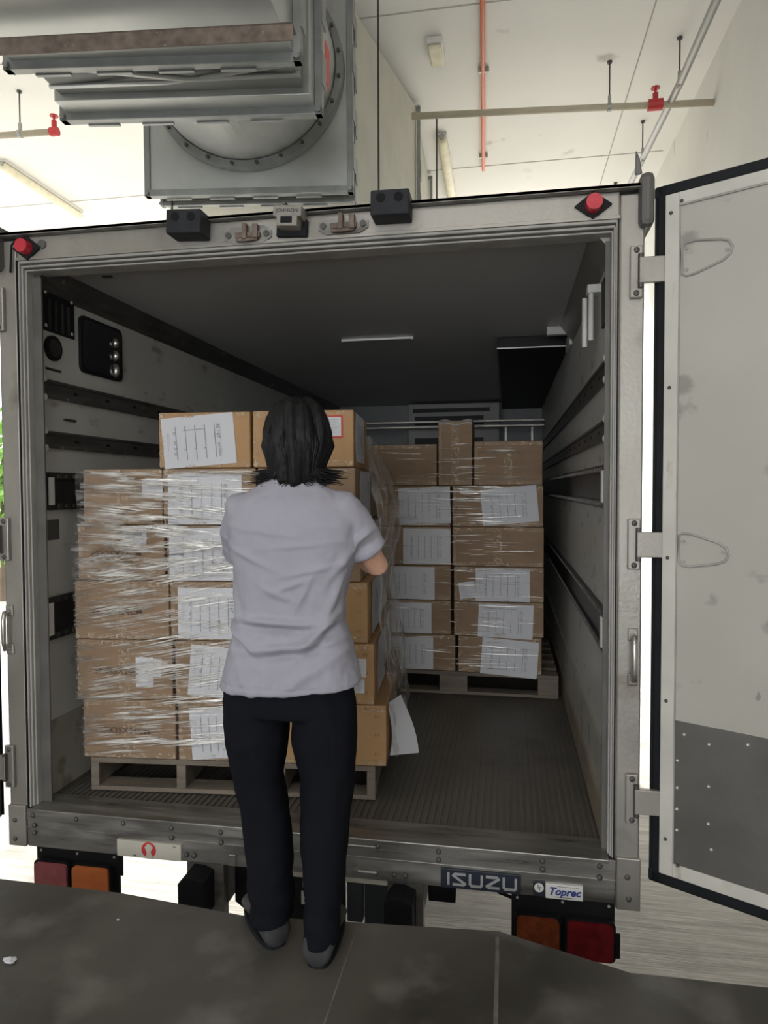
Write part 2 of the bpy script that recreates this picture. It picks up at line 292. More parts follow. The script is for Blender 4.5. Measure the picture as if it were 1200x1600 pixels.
# ------------------------------------------------------------------ ceiling services
def duct():
    root = empty('ventilation_duct', (1.09, 0.36, 3.135), R(3))
    tag(root, 'large galvanised ventilation duct with round fan section hung above the truck', 'duct')
    W, H = 1.17, 1.22
    def ring(y, x0, x1, z0, z1, w_, t, name='flange', m=m_galv2):
        mb = MB()
        mb.box(x0-w_, x1+w_, y-t/2, y+t/2, z0-w_, z0+0.004, 0.003); mb.box(x0-w_, x1+w_, y-t/2, y+t/2, z1, z1+w_, 0.003)
        mb.box(x0-w_, x0, y-t/2, y+t/2, z0-w_, z1+w_, 0.003); mb.box(x1, x1+w_, y-t/2, y+t/2, z0-w_, z1+w_, 0.003)
        f = mb.build(name, m, root)
        b = MB()
        for cx in (x0-w_/2, x1+w_/2):
            for cz in (z0-w_/2, z1+w_/2): b.cyl((cx, y-t/2-0.012, cz), (cx, y+t/2+0.012, cz), 0.012, n=6)
        b.build('bolt', m_galv2, f, split=True)
        c = MB(); k = 0; x = x0+0.08
        while x < x1-0.2:
            c.box(x, x+0.15, y+t/2-0.004, y+t/2+0.012, z0-w_-0.006, z0-w_+0.004, 0.001); x += 0.26; k += 1
        for i in range(4): c.box(x1+w_-0.004, x1+w_+0.006, y-t/2-0.004, y+t/2+0.03, z0+0.1+i*0.28, z0+0.25+i*0.28, 0.001)
        c.build('flange_clip', m_galv2, f, split=True)
        return f
    # front duct that comes over the camera
    MB().box(-W, 0, -2.6, 0, 0, H, 0.004).build('duct_section', m_galv, root)
    ring(-0.02, -W, 0, 0, H, 0.035, 0.04)
    MB().box(-W+0.03, -0.03, 0, 0.27, 0.03, H-0.03).build('flexible_connector', m_canvas, root)
    mb = MB()
    mb.tube([(-W+0.02, 0.03, 0.03), (-0.5, 0.12, 0.0), (-0.02, 0.16, 0.03)], 0.014, 6); mb.tube([(-W+0.02, 0.2, 0.03), (-0.6, 0.14, 0.0), (-0.02, 0.08, 0.03)], 0.012, 6)
    mb.build('connector_fold', m_galv, root, smooth=True, split=True)
    MB().box(-W, 0, 0.26, 0.38, 0, H, 0.003).build('duct_collar', m_galv, root)
    ring(0.38, -W, 0, 0, H, 0.035, 0.045)
    # round fan casing + bolted ring
    cx, cz, r = -W/2+0.0, 0.67, 0.53
    n = 72
    def circ(y, rr): return [(cx+math.cos(2*math.pi*i/n)*rr, y, cz+math.sin(2*math.pi*i/n)*rr) for i in range(n)]
    mb = MB(); mb.rings([circ(0.4, r), circ(1.22, r)]); mb.build('fan_casing', m_galv, root, smooth=False)
    smoothshade(root.children[-1])
    mb = MB(); mb.rings([circ(1.15, r+0.005), circ(1.15, r+0.045), circ(1.215, r+0.045), circ(1.215, r+0.005)], cap=False)
    A = mb.build('casing_ring', m_galv2, root)
    mb = MB()
    for i in range(24):
        a = 2*math.pi*(i+0.5)/24; x, z = cx+math.cos(a)*(r+0.025), cz+math.sin(a)*(r+0.025); mb.cyl((x, 1.135, z), (x, 1.155, z), 0.011, n=6)
    mb.build('bolt', m_screw, A, split=True)
    MB().box(-W, 0, 1.22, 1.235, 0, H).build('transition_plate', m_galv, root)
    ring(1.23, -W, 0, 0, H, 0.035, 0.045)
    MB().box(-W+0.02, -0.02, 1.235, 1.40, 0.02, H-0.02).build('duct_collar', m_galv, root)
    ring(1.40, -W, 0, 0, H-0.04, 0.02, 0.03)
    # access cover and latch beside the casing
    MB().box(0.036, 0.040, 0.42, 0.52, 0.16, 0.34).build('warning_label', mat('faded_red_label', (0.60, 0.10, 0.09), 0.6), root)
    # flaring section towards the exit
    mb = MB()
    def rc(y, x0, x1, z0, z1): return [(x0, y, z0), (x1, y, z0), (x1, y, z1), (x0, y, z1)]
    mb.rings([rc(1.405, -W, 0, 0, 1.16), rc(3.3, -W-0.1, 0.24, 0.02, 1.58), rc(6.3, -W-0.1, 0.30, 0.02, 1.58)]); mb.build('exhaust_section', m_cream, root)
    ring(3.32, -W-0.1, 0.25, 0.02, 1.56, 0.03, 0.05); ring(4.7, -W-0.1, 0.28, 0.02, 1.56, 0.03, 0.05)
    def skew(o):          # the duct frames sit slightly out of square with its sides
        for c in o.children:
            if c.type == 'MESH':
                for v in c.data.vertices: v.co.y += 0.085*v.co.x
            skew(c)
    skew(root)
    return root
duct()
def strut(name, label, p0, p1, s, m, rods, cat='support bar'):
    p0, p1 = Vector(p0), Vector(p1)
    root = empty(name, p0); tag(root, label, cat)
    d = p1-p0; L_ = d.length; mt = Matrix.Rotation(math.atan2(d.y, d.x), 4, 'Z')
    MB().box(0, L_, -s/2, s/2, -0.0, 0.006, mat=mt).box(0, L_, -s/2, -s/2+0.006, -s*0.9, 0.006, mat=mt).build('angle_bar', m, root)
    for f in rods:
        q = d*f; MB().cyl((q.x, q.y, -0.09), (q.x, q.y, ZC-p0.z), 0.006, n=8).build('hanger_rod', m_rod, root, split=True)
    return root
strut('support_bar', 'rusty brown angle bar crossing beneath the nearest duct section', (-0.6, -0.09, 3.075), (1.17, 0.10, 3.075), 0.065, m_rust, [0.04])
strut('support_bar', 'pale cream bar below the square duct flange above the truck roof edge', (-0.10, 1.58, 3.015), (1.20, 1.76, 3.015), 0.055, m_cream, [0.01, 0.985])
tag(MB().cyl((1.31, 4.0, 3.0), (1.31, 4.0, ZC), 0.008, n=8).build('hanger_rod', m_rod), 'thin dark ceiling rod beside the far duct flange', 'rod')
# sprinkler pipes
def pipe(label, pts, r, m, rods=(), valve=None, endcap=False, name='sprinkler_pipe', cat='pipe', clamps=()):
    root = empty(name, pts[0]); tag(root, label, cat); o = Vector(pts[0])
    P = [Vector(p)-o for p in pts]
    MB().tube(P, r, 12).build('pipe_run', m, root, smooth=True)
    for q in rods:
        q = Vector(q)-o
        MB().cyl(q, (q.x, q.y, ZC-o.z), 0.006, n=8).cyl((q.x, q.y, ZC-o.z-0.015), (q.x, q.y, ZC-o.z), 0.02, n=8).build('hanger_rod', m_rod, root, split=True)
        mb = MB(); mb.cyl(q+Vector((-0.014, -0.0, 0)), q+Vector((0.014, 0, 0)), r+0.008, n=12).box(q.x-0.012, q.x+0.012, q.y-0.01, q.y+0.01, q.z, q.z+0.09); mb.build('pipe_clamp', m_gpipe, root)
    for q in clamps:
        q = Vector(q)-o; MB().box(q.x-0.045, q.x+0.045, q.y-0.012, q.y+0.012, q.z-0.014, q.z+0.025, 0.003).build('pipe_clamp', m_gpipe, root)
    if valve:
        q = Vector(valve)-o; mb = MB()
        k_ = 0.6 if q.x > 3 and o.x < 0 else 1.0
        mb.cyl(q+Vector((-0.055*k_, 0, 0)), q+Vector((0.055*k_, 0, 0)), r+0.018*k_, n=12).cyl(q, q+Vector((0, 0, 0.09)), 0.022, n=10)
        mb.cyl(q+Vector((0, 0, 0.09)), q+Vector((0, 0, 0.13)), 0.010, n=8).cyl(q+Vector((0, 0, 0.125)), q+Vector((0, 0, 0.135)), 0.035, n=12)
        mb.build('red_valve', m_red, root)
    return root
pipe('cream sprinkler pipe running across to the right wall with red valve', [(1.18, 3.25, 4.40), (3.57, 3.49, 4.40)], 0.026, m_pipe, [(2.755, 3.41, 4.40)], (3.11, 3.44, 4.40))
pipe('short cream sprinkler pipe ending in red elbow at far left', [(-5.0, 2.75, 4.40), (-1.87, 2.93, 4.40)], 0.026, m_pipe, [(-2.15, 2.91, 4.40)], (-1.84, 2.93, 4.40))
pipe('grey pipe hung along the ceiling near the right wall', [(3.27, -1.5, 4.42), (3.24, 3.17, 4.42), (3.10, 6.9, 4.42)], 0.028, m_gpipe, [(3.235, 3.2, 4.42), (3.19, 4.4, 4.42), (3.14, 5.7, 4.42)], name='ceiling_pipe')
pipe('orange conduit clipped straight along the white ceiling', [(1.84, -1.5, ZC-0.03), (1.78, 2.53, ZC-0.03), (1.70, 5.05, ZC-0.03)], 0.018, m_orange, clamps=[(1.76, 3.3, ZC-0.03), (1.71, 4.75, ZC-0.03)], name='conduit')
bx = empty('emergency_light', (1.41, 2.98, ZC)); tag(bx, 'small white emergency light box on the ceiling left of orange conduit', 'light')
MB().box(-0.06, 0.06, -0.14, 0.14, -0.05, 0, 0.01).build('housing', m_white, bx); MB().box(-0.05, 0.05, -0.12, 0.12, -0.085, -0.05, 0.012).build('diffuser', m_tube, bx)
def batten(label, a, b, slotted=False):
    a, b = Vector(a), Vector(b); root = empty('ceiling_light', (a+b)/2); tag(root, label, 'light')
    L_ = (b-a).length; rz = math.atan2((b-a).y, (b-a).x); root.rotation_euler = (0, 0, rz)
    MB().box(-L_/2, L_/2, -0.045, 0.045, -0.03, 0, 0.006).build('housing', m_white, root)
    mb = MB(); n = 12
    mb.rings([[(x, 0.05*s_*math.cos(math.pi*2*i/n), -0.065+0.04*s_*math.sin(math.pi*2*i/n)) for i in range(n)] for x, s_ in ((-L_/2, 0.7), (-L_/2+0.03, 1), (L_/2-0.03, 1), (L_/2, 0.7))])
    mb.build('diffuser', m_tube, root, smooth=True)
    mb = MB()
    for e in (-1, 1): mb.cyl((e*L_/2, 0, -0.05), (e*(L_/2+0.03), 0, -0.05), 0.022, n=10)
    mb.build('end_cap', m_gpipe, root, split=True)
batten('unlit cream fluorescent light on ceiling right of the duct', (1.335, 4.25, ZC), (1.32, 5.75, ZC))
batten('dusty unlit strip light on the ceiling at far left', (-3.17, 3.95, ZC), (-3.19, 5.3, ZC))

# ------------------------------------------------------------------ the truck
T = empty('refrigerated_truck', (0, 0, 0))
tag(T, 'open rear of a refrigerated box truck backed up to the loading dock', 'truck')
LEN = 4.9; Z0, ZF, ZI, ZT = -0.06, 0.095, 2.245, 2.335
# outer body shell
sh = MB(); sh.box(0.0, 0.06, 0.06, LEN+0.1, Z0+0.05, ZT-0.01); b_ = sh.build('outer_side_panel', m_white, T)
MB().box(2.34, 2.40, 0.06, LEN+0.1, Z0+0.05, ZT-0.01).build('outer_side_panel', m_white, T)
MB().box(0.06, 2.34, 0.06, LEN+0.1, ZI+0.02, ZT-0.01).build('outer_roof_panel', m_white, T)
# inner liners
MB().box(0.06, 0.095, 0.03, LEN, 0.0, ZI+0.02).build('left_liner_wall', m_panel, T)
MB().box(2.31, 2.34, 0.03, LEN, 0.0, ZI+0.02).build('right_liner_wall', m_panel, T)
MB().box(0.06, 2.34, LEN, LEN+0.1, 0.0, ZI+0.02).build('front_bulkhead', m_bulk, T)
MB().box(0.095, 2.31, 0.03, LEN, ZI, ZI+0.02).build('liner_ceiling', m_roof, T)
# ribbed floor
mb = MB(); mb.box(0.06, 2.34, 0.0, LEN, ZF-0.10, ZF-0.006)
x = 0.11
while x < 2.29: mb.box(x, x+0.013, 0.10, LEN, ZF-0.006, ZF-0.0005); x += 0.026
mb.build('cargo_floor', m_floor, T)
MB().box(0.09, 2.31, 0.0, 0.10, ZF-0.006, ZF+0.002, 0.002).build('floor_sill', m_alu2, T)
# ceiling coves
for sgn, x0 in ((1, 0.095), (-1, 2.31)):
    mb = MB(); fnc = lambda a, b, d, x0=x0, sgn=sgn: (x0+sgn*a, d, ZI-b)
    mb.prism([(0, 0), (0.07, 0), (0.06, 0.015), (0.015, 0.07), (0, 0.085)], fnc, 0.04, LEN if sgn > 0 else 1.5); mb.build('ceiling_cove', m_rail if sgn > 0 else m_alu, T)
# horizontal load rails
def rail(xw, s, z0, z1, y0, y1, wide):
    mb = MB(); xs = sorted((xw, xw+s*0.018)); name = 'air_channel' if wide else 'load_rail'
    if wide:
        mb.box(*xs, y0, y1, z0, z0+0.028); mb.box(*xs, y0, y1, z1-0.028, z1)
        xs2 = sorted((xw, xw+s*0.006)); mb.box(*xs2, y0, y1, z0+0.02, z1-0.02)
        o = mb.build(name, m_dark, T)
        sl = MB(); y = y0+0.05
        while y < y0+3.2:
            xa = xw+s*0.018; a, b = sorted((xa, xa+s*0.003))
            sl.box(a, b, y, y+0.02, z1-0.022, z1-0.008); sl.box(a, b, y, y+0.02, z0+0.008, z0+0.022); y += 0.05
        merge(o, sl, m_rail)
        xa = xw+s*0.018; a, b = sorted((xa, xa+s*0.008))
        cp = MB().box(a, b, y0-0.015, y0+0.02, z0+0.02, z1-0.02, 0.003).build('end_bracket', m_white, o)
    else:
        mb.box(*xs, y0, y1, z0, z0+0.012, 0.002); mb.box(*xs, y0, y1, z1-0.012, z1, 0.002); xs2 = sorted((xw, xw+s*0.010)); mb.box(*xs2, y0, y1, z0+0.01, z1-0.01)
        o = mb.build(name, m_rail, T)
        xa = xw+s*0.019; mb = MB()
        for zz in (z0, z1): mb.ball((xa, y0+0.0, zz), 0.014, (0.5, 1, 1), 10)
        mb.build('end_cap', m_white, o, split=True)
        hl = MB(); y = y0+0.2
        while y < 3.5: a, b = sorted((xw+s*0.009, xw+s*0.0115)); hl.box(a, b, y, y+0.03, (z0+z1)/2-0.006, (z0+z1)/2+0.006); y += 0.24
        merge(o, hl, m_blk)
for xw, s in ((0.095, 1), (2.31, -1)):
    rail(xw, s, 1.735, 1.81, 0.08, LEN, False); rail(xw, s, 1.53, 1.60, 0.08, LEN, False)
rail(2.31, -1, 1.285, 1.44, 0.10, LEN, True); rail(2.31, -1, 0.77, 0.92, 0.10, LEN, True)
rail(0.095, 1, 1.275, 1.43, 0.10, LEN, True); rail(0.095, 1, 0.74, 0.915, 0.08, LEN, True)
# fittings on the left wall
def wallplate(name, y0, y1, z0, z1, m, bolts=True, r=0.0, xw=0.095, s=1, t=0.008):
    a, b = sorted((xw, xw+s*t)); o = MB().box(a, b, y0, y1, z0, z1, 0.003).build(name, m, T)
    if bolts:
        mb = MB()
        for yy in (y0+0.02, y1-0.02):
            for zz in (z0+0.02, z1-0.02): mb.ball((xw+s*t, yy, zz), 0.008, (0.6, 1, 1), 8)
        mb.build('bolt', m_bright, o, split=True)
    return o
pl = wallplate('vent_cover', 0.09, 0.30, 2.01, 2.185, m_blk)
mb = MB()
for i in range(4): mb.box(0.103, 0.107, 0.125+i*0.042, 0.137+i*0.042, 2.02, 2.14)
mb.build('louvre', m_dark, pl, split=True)
mb = MB()
mb.cyl((0.095, 0.155, 1.945), (0.107, 0.155, 1.945), 0.052, n=28); o = mb.build('round_vent', m_blk, T)
MB().cyl((0.105, 0.155, 1.945), (0.112, 0.155, 1.945), 0.036, n=24).build('vent_hub', m_dark, o)
MB().box(0.095, 0.098, 0.11, 0.21, 1.852, 1.862).build('slot_mark', m_dark, T)
def rrect(cx, cy, hx, hy, r, n=6):
    P = []
    for sx, sy, a0 in ((1, 1, 0), (-1, 1, 90), (-1, -1, 180), (1, -1, 270)):
        for i in range(n+1):
            a = R(a0+90*i/n); P.append((cx+sx*(hx-r)+math.cos(a)*r, cy+sy*(hy-r)+math.sin(a)*r))
    return P
fy = lambda a, b, d: (d, a, b)
o = MB().prism(rrect(0.50, 2.005, 0.165, 0.125, 0.03), fy, 0.095, 0.109).build('recessed_window_frame', m_rub, T)
MB().prism(rrect(0.50, 2.005, 0.148, 0.110, 0.025), fy, 0.105, 0.111).build('glass', m_glass, o)
mb = MB()
for zz, q in ((1.925, 0.03), (1.995, 0.022), (2.055, 0.018)): mb.tube([(0.108, 0.59, zz-q), (0.118, 0.59, zz-q*0.7), (0.122, 0.588, zz), (0.118, 0.59, zz+q*0.7), (0.108, 0.59, zz+q)], [0.006, 0.013, 0.015, 0.013, 0.006], 10)
mb.build('glass_reflection', m_chrome, o, smooth=True, split=True)  # shiny capsules stand in for blurred reflections on the window glass
wallplate('patch_plate', 0.10, 0.175, 1.15, 1.235, m_kick, False, t=0.003)
MB().box(0.095, 0.104, 0.22, 0.30, 1.652, 1.662, 0.002).build('scrape_mark', m_screw, T)
mb = MB().box(0.095, 0.105, 0.04, LEN, ZF, 0.40).build('kick_board', mat('left_kick_board', (0.36, 0.34, 0.29), 0.6, var=0.2, vscale=4, dirt=(0.2, 0.18, 0.15), dscale=8), T)
mb = MB().box(2.298, 2.31, 0.05, LEN, ZF, 0.42).build('kick_board', mat('right_kick_board', (0.42, 0.40, 0.36), 0.55, var=0.12, vscale=4, dirt=(0.24, 0.22, 0.19), dscale=9), T)
MB().box(2.288, 2.299, 0.05, LEN, ZF, 0.22).build('lower_rub_strip', mat('brown_rub_strip', (0.27, 0.225, 0.17), 0.6, var=0.2, vscale=5), T)
# right wall top fittings
wallplate('vent_opening', 0.09, 0.26, 1.95, 2.12, m_blk, False, xw=2.31, s=-1, t=0.01)
mb = MB(); mb.cyl((2.275, 0.36, 1.93), (2.275, 0.36, 2.12), 0.010, n=10).cyl((2.255, 0.39, 1.91), (2.255, 0.39, 2.10), 0.010, n=10).box(2.26, 2.31, 0.34, 0.40, 2.11, 2.14)
mb.build('strip_curtain_bracket', m_white, T, split=True)
mb = MB()
for i in range(9):
    zz = 1.80+i*0.028; yy = 0.085+0.02*math.sin(i*2.1); mb.tube([(2.307, yy, zz), (2.304, yy+0.018, zz+0.014), (2.307, yy+0.005, zz+0.026)], [0.004, 0.009, 0.003], 6)
mb.build('torn_sealant', m_blk, T)
# evaporator duct panel hung from the ceiling
o = MB().box(1.90, 2.308, 1.70, LEN, ZI-0.065, ZI-0.001, 0.004).build('air_duct', m_blk, T)
MB().box(1.895, 2.308, 1.695, 1.705, ZI-0.07, ZI-0.064).build('edge_strip', m_bright, o)
MB().box(2.17, 2.308, 1.48, 1.52, ZI-0.045, ZI-0.001, 0.002).box(2.290, 2.308, 1.50, 1.75, ZI-0.10, ZI-0.03, 0.002).build('corner_bracket', m_white, T, split=True)
o = MB().box(0.99, 1.41, 1.575, 1.60, ZI-0.014, ZI, 0.002).build('ceiling_strip_light', m_bright, T)
MB().box(0.985, 1.0, 1.57, 1.605, ZI-0.018, ZI, 0.002).box(1.40, 1.415, 1.57, 1.605, ZI-0.018, ZI, 0.002).build('end_cap', m_white, o, split=True)
MB().box(0.30, 0.34, 0.2, 0.215, ZI-0.006, ZI).build('ceiling_clip', m_screw, T)
# refrigeration unit on the front bulkhead
o = MB().box(0.95, 1.88, LEN-0.30, LEN, 1.60, 2.22, 0.01).build('evaporator_unit', mat('evaporator_casing', (0.30, 0.295, 0.28), 0.5, var=0.1), T)
MB().box(1.02, 1.72, LEN-0.306, LEN-0.28, 2.0, 2.09).box(1.02, 1.72, LEN-0.306, LEN-0.28, 1.74, 1.87).box(1.0, 1.78, LEN-0.306, LEN-0.28, 2.13, 2.17).build('vent_slot', m_blk, o, split=True)
mb = MB()
for zz in (2.0, 1.95): mb.box(0.098, 2.306, LEN-0.55, LEN-0.50, zz, zz+0.022, 0.004)
mb.build('load_bar', m_alu, T, split=True)
mb = MB()
for xx in (1.93, 2.20): mb.box(xx, xx+0.02, LEN-0.02, LEN-0.001, 0.3, 2.0)
mb.build('bulkhead_strip', m_bright, T, split=True)
# ---- rear frame
mb = MB(); mb.box(0.0, 0.082, -0.03, 0.10, Z0, ZT-0.01, 0.006); mb.build('door_post', m_alu, T)
mb = MB(); mb.box(2.322, 2.40, -0.03, 0.10, Z0-0.02, ZT-0.01, 0.006); mb.build('door_post', m_alu, T)
mb = MB(); mb.box(0.082, 2.322, -0.03, 0.10, ZI+0.004, ZT, 0.006); mb.box(0.082, 2.322, -0.034, -0.028, ZI+0.0, ZI+0.012, 0.001)
mb.build('top_header', m_alu, T)
mb = MB(); mb.box(0.0, 2.40, -0.055, -0.028, ZT, ZT+0.012); mb.box(0, 2.40, -0.055, 0.12, ZT+0.002, ZT+0.012)
mb.build('rain_gutter', mat('weathered_gutter', (0.27, 0.26, 0.24), 0.6, metal=0.3, var=0.3, vscale=18), T)
# corner bump caps
for x0, x1 in ((-0.035, 0.03), (2.378, 2.425)):
    MB().box(x0, x1, -0.07, 0.16, ZT-0.13, ZT+0.045, 0.02).build('corner_cap', m_kick, T)
MB().tube([(2.37, -0.075, ZT+0.03), (2.365, -0.085, ZT+0.075), (2.362, -0.08, ZT+0.10)], [0.012, 0.007, 0.002], 6).build('bent_tab', m_kick, T)
# seals round the opening
mb = MB()
for k, (off, yy, t) in enumerate(((0.0, 0.0, 0.012), (0.016, 0.012, 0.010), (0.030, 0.026, 0.008))):
    x0, x1, zt = 0.082+off*0.5, 2.322-off*0.5, ZI-off*0.9
    mb.box(x0, x0+t, yy-0.03, yy+0.05, ZF, zt, 0.003); mb.box(x1-t, x1, yy-0.03, yy+0.05, ZF, zt, 0.003); mb.box(x0, x1, yy-0.03, yy+0.05, zt-t*0.9, zt, 0.003)
mb.build('door_seal', m_seal, T)
mb = MB(); mb.box(0.0835, 0.0885, -0.037, -0.02, ZF, ZI, 0.001); mb.box(2.314, 2.319, -0.034, -0.02, ZF, ZI, 0.001)
mb.build('rubber_lip', m_rub, T, split=True)
mb = MB()
for i in range(13):
    z = 0.2+i*0.165; mb.ball((0.118, 0.032, z), 0.006, (1, 0.6, 1), 8); 
mb.build('screw', m_screw, T, split=True)
MB().box(0.104, 0.145, 0.026, 0.034, ZF, ZI-0.05).build('liner_edge_strip', m_edge, T)
MB().box(2.284, 2.302, 0.03, 0.036, ZF, ZI-0.05).build('liner_edge_strip', m_edge, T)
# ---- rear beam
mb = MB(); mb.box(0.082, 2.322, -0.035, 0.06, Z0, ZF-0.012, 0.004); mb.box(0.082, 2.322, -0.041, -0.03, 0.052, ZF-0.002, 0.002); mb.box(0.082, 2.322, -0.038, -0.03, 0.018, 0.024, 0.001)
bm_ = mb.build('rear_beam', m_alu2, T)
MB().box(0.10, 2.30, -0.048, 0.005, ZF-0.012, ZF+0.002, 0.003).build('beam_lip', m_chrome if False else m_alu2, T)
for sx in (0.0, 2.325): MB().box(sx, sx+0.078, -0.042, 0.02, Z0-(0.015 if sx else 0), ZF+0.01, 0.004).build('corner_gusset', m_alu, T)
mb = MB()
for (x, z) in [(0.11, 0.07), (0.30, 0.07), (0.50, 0.07), (0.70, 0.068), (0.90, 0.07), (0.90, 0.03), (0.70, 0.03), (1.5, 0.07), (1.72, 0.07), (1.72, 0.04), (2.08, 0.07), (2.08, 0.04), (2.27, 0.07), (2.27, 0.03), (0.76, -0.03), (0.79, -0.03), (1.56, -0.03), (1.60, -0.03), (0.03, 0.045), (0.03, -0.03), (2.36, 0.04), (2.365, -0.035), (0.115, 0.03), (0.115, 0.0)]:
    mb.ball((x, -0.042, z), 0.010, (1, 0.7, 1), 8)
mb.build('bolt', m_screw, T, split=True)
MB().box(1.37, 1.50, -0.044, -0.034, 0.062, 0.068, 0.001).build('weld_strip', m_chrome, T)
MB().box(0.93, 0.96, -0.045, -0.03, -0.055, -0.01, 0.004).box(1.42, 1.50, -0.047, -0.03, -0.045, -0.02, 0.008).build('step_lug', m_alu2, T, split=True)
# signs on the beam
yb = -0.046
o = MB().box(0.475, 0.74, yb, -0.034, -0.056, 0.008, 0.001).build('sticker_plate', m_ply, T)
mb = MB(); 
def disc(mb, x, z, r, y, n=28, dy=0.0006):
    mb.prism([(x+math.cos(2*math.pi*i/n)*r, z+math.sin(2*math.pi*i/n)*r) for i in range(n)], lambda a, b, d: (a, d, b), y, y-dy)
    return mb
disc(mb, 0.608, -0.022, 0.030, yb).build('round_emblem', m_redink, o)
mb = MB(); mb.prism([(0.592, -0.056), (0.628, -0.056), (0.616, -0.030), (0.620, -0.020), (0.626, -0.012), (0.618, -0.002), (0.606, 0.003), (0.598, -0.003), (0.594, -0.010), (0.590, -0.012), (0.596, -0.022), (0.600, -0.034)], lambda a, b, d: (a, d, b), yb-0.0006, yb-0.0014)
mb.build('emblem_figure', m_ply, o)
MB().box(0.545, 0.556, yb-0.001, yb, -0.05, -0.046).box(0.708, 0.72, yb-0.001, yb, -0.002, 0.0).build('print_mark', m_ink, o, split=True)
o = MB().box(1.728, 2.006, yb, -0.034, -0.054, 0.014, 0.001).build('nameplate', m_navy, T)
mb = MB()
# blocky letters drawn as strokes
def stroke(mb, P, wd, x0, z0, sx, sz):
    for k_, ((a, b), (c, d)) in enumerate(zip(P, P[1:])):
        p0, p1 = Vector((x0+a*sx, 0, z0+b*sz)), Vector((x0+c*sx, 0, z0+d*sz)); t = (p1-p0).normalized(); nrm = Vector((-t.z, 0, t.x))*wd/2; e = t*wd*0.35
        mb.prism([((p0-e+nrm).x, (p0-e+nrm).z), ((p1+e+nrm).x, (p1+e+nrm).z), ((p1+e-nrm).x, (p1+e-nrm).z), ((p0-e-nrm).x, (p0-e-nrm).z)], lambda a, b, d_: (a, d_, b), yb-0.002-0.0003*k_, yb+0.001)
Lt = {'I': [(0, 0), (0, 1)], 'S': [(0, 0), (0.85, 0), (1, 0.12), (0.0, 0.85), (0.15, 1), (1, 1)], 'U': [(0, 1), (0, 0.15), (0.12, 0), (0.88, 0), (1, 0.15), (1, 1)], 'Z': [(1, 0), (0.15, 0), (0.0, 0.12), (1.0, 0.85), (0.85, 1), (0, 1)]}
x = 1.755
for ch in 'ISUZU':
    ww = 0.0 if ch == 'I' else 0.041
    stroke(mb, Lt[ch], 0.0085, x, -0.039, ww, 0.038); x += ww+0.0175
mb.build('lettering', m_silver, o)
o = MB().box(2.048, 2.088, yb, -0.034, -0.052, -0.002, 0.001).build('logo_sticker', m_navy, T)
disc(MB(), 2.068, -0.022, 0.016, yb).build('logo_disc', m_white, o)
MB().text('E', FRONT(2.065, yb-0.0012, -0.019), 0.018, 0.0003).text('T', FRONT(2.071, yb-0.0012, -0.026), 0.018, 0.0003).box(2.054, 2.082, yb-0.001, yb, -0.044, -0.042).build('lettering', m_navy, o)
o = MB().box(2.09, 2.215, yb, -0.034, -0.056, -0.004, 0.001).build('brand_sticker', m_white, T)
MB().text('Toprec', FRONT(2.152, yb-0.0012, -0.030), 0.036, 0.0004, shear=0.3, bold=0.0012, space=1.0).build('lettering', m_blue, o)
MB().box(2.12, 2.19, yb-0.001, yb, -0.0495, -0.048).box(2.13, 2.2, yb-0.001, yb, -0.0125, -0.0115).build('fine_print', m_inkb, o)
# ---- header fittings
def marker(x, z):
    o = MB().prism([(x-0.06, z), (x, z-0.045), (x+0.06, z), (x, z+0.045)], lambda a, b, d: (a, d, b), -0.030, -0.042).build('marker_lamp_base', m_rub, T)
    MB().cyl((x, -0.04, z), (x, -0.075, z), 0.028, 0.026, 24).build('marker_lens', m_redlens, o)
marker(0.135, 2.288); marker(2.235, 2.292)
MB().cyl((0.195, -0.03, 2.30), (0.195, -0.036, 2.30), 0.018, n=16).build('blanking_plug', m_kick, T)
MB().tube([(0.06, -0.036, 2.20), (0.075, -0.045, 2.30), (0.10, -0.045, 2.325), (0.13, -0.04, 2.33)], 0.004, 6).build('cable', m_rub, T)
def dock_bumper(x, z, rz):
    mt = Matrix.Translation((x, -0.03, z)) @ Matrix.Rotation(rz, 4, 'Y')
    o = MB().box(-0.066, 0.066, -0.09, 0, -0.045, 0.04, 0.006, mat=mt).build('door_stop_block', m_block, T)
    mb = MB()
    for dx in (-0.03, 0.03):
        a, b = mt @ Vector((dx, -0.086, 0.012)), mt @ Vector((dx, -0.0915, 0.012)); mb.cyl(a, b, 0.016, n=16)
    mb.build('bolt_hole', mat('deep_black', (0.004, 0.004, 0.004), 0.9), o, split=True)
dock_bumper(0.82, 2.315, R(3)); dock_bumper(1.565, 2.325, R(1))
def latch(x, z):
    n = 10; P = [(x-0.075, z)]
    o = MB().prism([(x-0.09, z-0.012), (x-0.06, z-0.03), (x+0.06, z-0.03), (x+0.09, z-0.012), (x+0.09, z+0.012), (x+0.06, z+0.03), (x-0.06, z+0.03), (x-0.09, z+0.012)], lambda a, b, d: (a, d, b), -0.03, -0.038).build('latch_keeper', m_alu2, T)
    mb = MB(); mb.box(x-0.045, x+0.05, -0.052, -0.038, z-0.014, z+0.006, 0.004); mb.box(x-0.012, x+0.004, -0.066, -0.038, z-0.022, z+0.034, 0.003); mb.tube([(x-0.04, -0.045, z-0.02), (x+0.0, -0.055, z-0.024), (x+0.04, -0.045, z-0.018)], 0.006, 8)
    mb.box(x+0.025, x+0.045, -0.062, -0.038, z-0.02, z+0.03, 0.003); mb.build('latch_cam', m_rust, o)
    mb = MB()
    for dx in (-0.072, 0.072): mb.cyl((x+dx, -0.036, z), (x+dx, -0.044, z), 0.011, n=12)
    mb.build('bolt', m_screw, o, split=True)
latch(1.03, 2.278); latch(1.385, 2.288)
mt = Matrix.Translation((1.20, -0.03, 2.312)) @ Matrix.Rotation(R(4), 4, 'Y')
